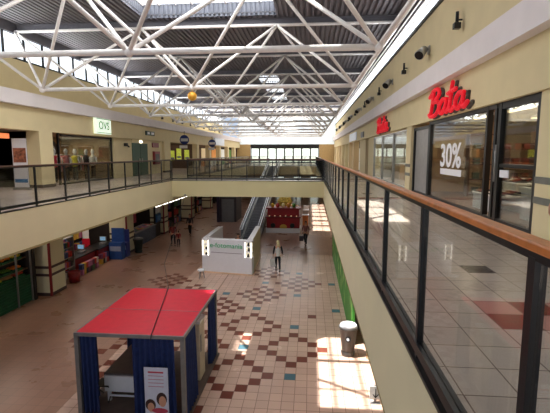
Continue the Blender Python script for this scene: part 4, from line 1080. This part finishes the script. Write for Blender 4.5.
def person(label, loc, rz, h=1.68, top=(200, 200, 200), sleeve=None, legs=(25, 25, 30), hair=(60, 40, 28), longhair=True, stride=.16, armL=0., armR=0., vest=None, sit=False, elbowL=.12, elbowR=.12, coat=0):
    t = root('person', label, 'person', loc, rz); S = h/1.7
    n = len([o for o in bpy.data.objects if o.name.startswith('person')])
    mt = pm('top_%d%d%d' % top, top, .8); ml = pm('leg_%d%d%d' % legs, legs, .8); mh = pm('hair_%d%d%d' % hair, hair, .6, var=.3, scale=30)
    ms = pm('slv_%d%d%d' % sleeve, sleeve, .8) if sleeve else mt
    def sc_(ch): return [p if p[0] == '@' else (p[0]*S, p[1]*S, p[2]*S)+tuple(r*S for r in p[3:]) for p in ch]
    hz = .93; kn = []; 
    if sit: kneeL = (-.10, .42, .50); kneeR = (.10, .42, .50); anL = (-.11, .45, .09); anR = (.11, .45, .09); hz = .52
    else:
        kneeL = (-.09, stride*.75, .49); kneeR = (.09, -stride*.25, .49); anL = (-.09, stride, .09); anR = (.09, -stride*1.2, .11)
    off = hz-.93
    # arms
    def arm(s, sw, el):
        sh = (s*.175, 0, 1.385+off); e = (s*.235, -.02+sw*.5, 1.12+off+abs(sw)*.08); w = (s*.245, e[1]+el+sw*.4, .88+off+abs(sw)*.25+el*.4)
        return sh, e, w
    aL = arm(-1, armL, elbowL); aR = arm(1, armR, elbowR)
    ch = [[(0, 0, hz, .13, .095), (0, 0, hz+.15, .115, .08), (0, 0, hz+.33, .14, .09), (0, 0, hz+.47, .10, .07), (0, .005, hz+.545, .05, .05), (0, .02, hz+.61, .062, .07), (0, .022, hz+.68, .075, .088), (0, .012, hz+.74, .055, .07)]]
    idx = 8
    for s, (sh, e, w) in ((-1, aL), (1, aR)):
        ch.append([('@', 3), (*sh, .05), (*e, .036), (*w, .024), (w[0], w[1]+.02, w[2]-.05, .035, .017), (w[0], w[1]+.03, w[2]-.085, .03, .014)]); wi = idx+3; pi_ = idx+4; idx += 5
        hx, hy, hz2 = w[0], w[1]+.03, w[2]-.085
        for k, (dx, ln) in enumerate(((-.026, .05), (-.009, .062), (.009, .058), (.026, .045))):
            ch.append([('@', pi_), (hx+.0, hy+dx, hz2-.02, .009), (hx-s*.006, hy+dx, hz2-.02-ln*.55, .0085), (hx-s*.02, hy+dx*.9, hz2-.02-ln, .007)]); idx += 3
        ch.append([('@', wi), (hx-s*.01, hy+.032, hz2+.02, .01), (hx-s*.015, hy+.045, hz2-.02, .008)]); idx += 2
    for s, k, a in ((-1, kneeL, anL), (1, kneeR, anR)):
        ch.append([('@', 0), (s*.09, 0.01, hz-.06, .085), (*k, .052), (*a, .034), (a[0], a[1]+.09, a[2]-.05, .032, .025)]); idx += 4
    skinmesh('body', [sc_(c) for c in ch], skin, t)
    # clothing
    ct = [[(0, 0, hz-.04-coat, .155+coat*.1, .115+coat*.08), (0, 0, hz+.15, .13, .095), (0, 0, hz+.33, .158, .108), (0, 0, hz+.465, .11, .082), (0, .003, hz+.515, .062, .06)]]
    if not sleeve:
        for sh, e, w in (aL, aR): ct.append([('@', 3), (*sh, .064), (*e, .05), (w[0], w[1]-.01, w[2]+.03, .037)])
    skinmesh('top', [sc_(c) for c in ct], mt, t)
    if sleeve:
        for sh, e, w in (aL, aR): skinmesh('sleeve', [sc_([(sh[0]*.72, sh[1], sh[2]+.01, .062), (*sh, .064), (*e, .05), (w[0], w[1]-.01, w[2]+.03, .037)])], ms, t)
    cl = [[(0, 0, hz+.03, .14, .1), (0, 0, hz-.03, .14, .105)]]
    for s, k, a in ((-1, kneeL, anL), (1, kneeR, anR)): cl.append([('@', 1), (s*.09, .01, hz-.09, .095), (*k, .064), (a[0], a[1], a[2]+.02, .05)])
    skinmesh('trousers', [sc_(c) for c in cl], ml, t)
    for a in (anL, anR): skinmesh('shoe', [sc_([(a[0], a[1]-.05, .045, .04), (a[0], a[1]+.05, .045, .045, .042), (a[0], a[1]+.15, .035, .036, .03)])], pm('shoe_black', (24, 22, 22)), t)
    b = MB(); cz = hz+.705
    b.ball((0, -.012*S, cz*S), .088*S, .105*S, .112*S, 14, 10)
    # cut the face side
    b2 = MB(); keep = [(f, m_) for f, m_ in zip(b.f, b.m) if not (sum(b.v[i][1] for i in f)/len(f) > .045*S and sum(b.v[i][2] for i in f)/len(f) < (cz+.05)*S)]
    b.f = [k[0] for k in keep]; b.m = [k[1] for k in keep]
    if longhair: b.ball((0, -.06*S, (cz-.11)*S), .085*S, .055*S, .16*S, 12, 8)
    b.build('hair', mh, t, True, world=False)
    f = MB()
    for s in (-1, 1): f.ball((s*.03*S, .098*S, (hz+.69)*S), .011*S, n=8, m=6)
    f.build('eyes', pm('eye', (40, 30, 26), .3), t, world=False)
    MB().ball((0, .108*S, (hz+.66)*S), .012*S, .016*S, .022*S, 8, 6).build('nose', skin, t, True, world=False)
    MB().ball((0, .098*S, (hz+.622)*S), .024*S, .008*S, .006*S, 8, 6).build('mouth', pm('lips', (160, 80, 80)), t, True, world=False)
    for s in (-1, 1): MB().ball((s*.08*S, .015*S, (hz+.68)*S), .01*S, .02*S, .03*S, 8, 6).build('ear', skin, t, True, world=False)
    def wr(k): w = (aL, aR)[k][2]; return Matrix.Rotation(rz, 3, 'Z') @ Vector((w[0]*S, (w[1]+.03)*S, (w[2]-.1)*S)) + Vector(loc)
    return t, wr
def bag(label, p, w, d, h, col, rz=0, cat='bag'):
    t = root('shopping_bag', label, cat, (p.x, p.y, p.z-h-.16), rz)
    b = MB(); b.add([(-w*.42, -d/2, 0), (w*.42, -d/2, 0), (w*.42, d/2, 0), (-w*.42, d/2, 0), (-w/2, -d*.3, h), (w/2, -d*.3, h), (w/2, d*.3, h), (-w/2, d*.3, h)],
                    [(0, 3, 2, 1), (4, 5, 6, 7), (0, 1, 5, 4), (1, 2, 6, 5), (2, 3, 7, 6), (3, 0, 4, 7)])
    b.build('bag_body', pm('bag%d%d%d' % col, col, .6), t, world=False, bevel=.02)
    MB().path([(-w*.25, 0, h), (-w*.1, 0, h+.13), (0, 0, h+.15), (w*.1, 0, h+.13), (w*.25, 0, h)], .008).build('handle', grey, t, world=False)
pz, wr = person('person in white vest and black trousers with pale headscarf, walking away beside the white kiosk', (-1.72, 22.5, 0), .15, 1.72, top=(214, 212, 208), sleeve=(30, 28, 32), legs=(22, 20, 26), hair=(214, 196, 150), stride=.14, coat=.08)
bag('white shopping bag held in the left hand of the person in the white vest', wr(0), .38, .18, .42, (214, 208, 204), .3)
pz, wr = person('person in dusty pink jacket and dark trousers walking past the red kiosk', (-.25, 29.3, 0), PI-.25, 1.72, top=(142, 92, 88), legs=(28, 28, 40), hair=(58, 34, 26), stride=.2, longhair=False, armR=.1)
bag('dark shopping bag held by the person in the dusty pink jacket', wr(1), .34, .16, .36, (70, 66, 78))
person('person in a dark red top standing on the left of the ground floor', (-9.6, 28.2, 0), .6, 1.68, top=(120, 44, 44), legs=(40, 30, 40), hair=(70, 50, 34), stride=.1)
person('small child in a red jacket beside the adult in dark red', (-9.15, 28.0, 0), .4, 1.15, top=(150, 50, 54), legs=(60, 50, 60), hair=(60, 40, 30), stride=.08, longhair=False)
person('person in a dark coat and black trousers walking toward the bridge on the left', (-9.55, 32.2, 0), PI, 1.72, top=(52, 50, 56), legs=(20, 20, 24), hair=(40, 28, 22), stride=.18, coat=.06)
person('attendant with dark hair sitting inside the white kiosk', (-4.35, 24.8, .35), PI-.2, 1.68, top=(120, 80, 70), legs=(30, 30, 40), hair=(60, 34, 26), stride=0, sit=True)
t = root('office_stool', 'tall grey stool under the kiosk attendant', 'stool', (-4.35, 24.8, 0))
MB().lathe([(.2, .70), (.22, .73), (.2, .78)], 14).build('seat', grey, t, world=False); MB().tube((0, 0, .03), (0, 0, .7), .03).lathe([(.25, 0), (.25, .03), (.05, .05)], 12).build('pedestal', silver, t, world=False)
person('person in dark jacket standing on the upper floor at the right edge', (3.05, 4.92, ZU), PI/2+.5, 1.72, top=(38, 36, 42), legs=(34, 36, 50), hair=(40, 30, 24), stride=.05, longhair=False)
person('distant person in blue at the far end of the ground floor', (-1.9, 58, 0), PI, 1.7, top=(60, 80, 120), legs=(40, 40, 60), hair=(40, 30, 24), stride=.1)
person('distant person in grey at the far end of the ground floor', (-1.1, 58.6, 0), 0, 1.7, top=(120, 120, 130), legs=(40, 40, 50), hair=(40, 30, 24), stride=.1)

# ------------------------------------------------------------------ lights
def area(name, loc, rot, sx, sy, e, col=(1, 1, 1)):
    l = bpy.data.lights.new(name, 'AREA'); l.shape = 'RECTANGLE'; l.size = sx; l.size_y = sy; l.energy = e; l.color = col
    o = bpy.data.objects.new(name, l); COL.objects.link(o); o.location = loc; o.rotation_euler = rot; return o
sun = bpy.data.lights.new('sun', 'SUN'); sun.energy = 16.; sun.angle = D(.6); sun.color = (1, .95, .88)
so = bpy.data.objects.new('sun', sun); COL.objects.link(so)
so.rotation_euler = Vector((.35, .15, -1)).to_track_quat('-Z', 'Y').to_euler(); so.location = (-8, 0, 25)
area('skylight_glow', (-4.75, 14, ZD+.595), (0, 0, 0), 6.2, 11.8, 900, (.95, .97, 1))
area('clerestory_glow', (-14.62, 30, 11.8), (0, -PI/2+.0, 0), 1.1, 70, 1600, (.93, .96, 1))
area('right_clerestory_glow', (4.05, 30, 11.7), (0, PI/2, 0), .5, 70, 700, (.93, .96, 1))
area('far_roof_glow', (-4, 62, ZD+.1), (0, 0, 0), 16, 15, 500, (.97, .98, 1))
area('hall_fill', (-3.55, 43, ZD+.62), (0, 0, 0), 1.6, 20, 420)  # fill added under the rooflights to brighten the middle of the hall
area('far_gable_glow', (-4, YE-.3, 10.2), (-PI/2, 0, 0), 14, 3.5, 60, (.97, .98, 1))
area('shoe_shop_light', (6.4, 12, 7.6), (0, 0, 0), 3.5, 6, 260, (1, .8, .6))
area('second_shop_light', (6.2, 23, 7.5), (0, 0, 0), 3, 8, 200, (1, .9, .75))
area('far_right_light', (5.6, 52, 7.5), (0, 0, 0), 2, 30, 200, (1, .9, .75))
area('clothes_shop_light', (-13.9, 22, 7.4), (0, 0, 0), 2, 4.5, 110, (1, .85, .65))
area('dark_shop_light', (-14, 13.5, 7.4), (0, 0, 0), 2, 7, 70, (1, .85, .7))
area('left_far_light', (-13.6, 50, 7.4), (0, 0, 0), 2, 30, 160, (1, .9, .75))
area('market_light', (-14.2, 22, 3.8), (0, 0, 0), 3.4, 8, 120, (1, .85, .7))
area('shelf_fill', (-12.7, 22, 3.6), (0, D(55), 0), .5, 7, 60, (1, .9, .8))  # extra fill turned on the supermarket shelves, no fitting there
area('produce_light', (-12.7, 13, 3.8), (0, 0, 0), 1, 7, 80, (1, .9, .75))
area('ground_far_light', (-12.6, 42, 3.8), (0, 0, 0), 2, 26, 130, (1, .85, .7))
wld = bpy.data.worlds.new('world'); sc.world = wld; wld.use_nodes = True
nt = wld.node_tree; bg = nt.nodes['Background']
bg.inputs['Color'].default_value = (*lin((216, 230, 250)), 1); bg.inputs['Strength'].default_value = .9

# ------------------------------------------------------------------ camera
cam = bpy.data.cameras.new('camera'); co = bpy.data.objects.new('camera', cam); COL.objects.link(co)
cam.sensor_width = 36.; cam.lens = 415./550*36; cam.clip_start = .05; cam.clip_end = 300
pitch = math.atan(52.5/415); yaw = math.atan(35/415*math.cos(pitch))
co.location = (0, 0, 6.5); co.rotation_euler = (PI/2-pitch, 0, yaw)
sc.camera = co
sc.view_settings.view_transform = 'Standard'; sc.view_settings.look = 'None'; sc.view_settings.exposure = 0.0; sc.view_settings.gamma = .93
sc.cycles.max_bounces = 8; sc.cycles.diffuse_bounces = 4; sc.cycles.transparent_max_bounces = 24; sc.cycles.sample_clamp_indirect = 4
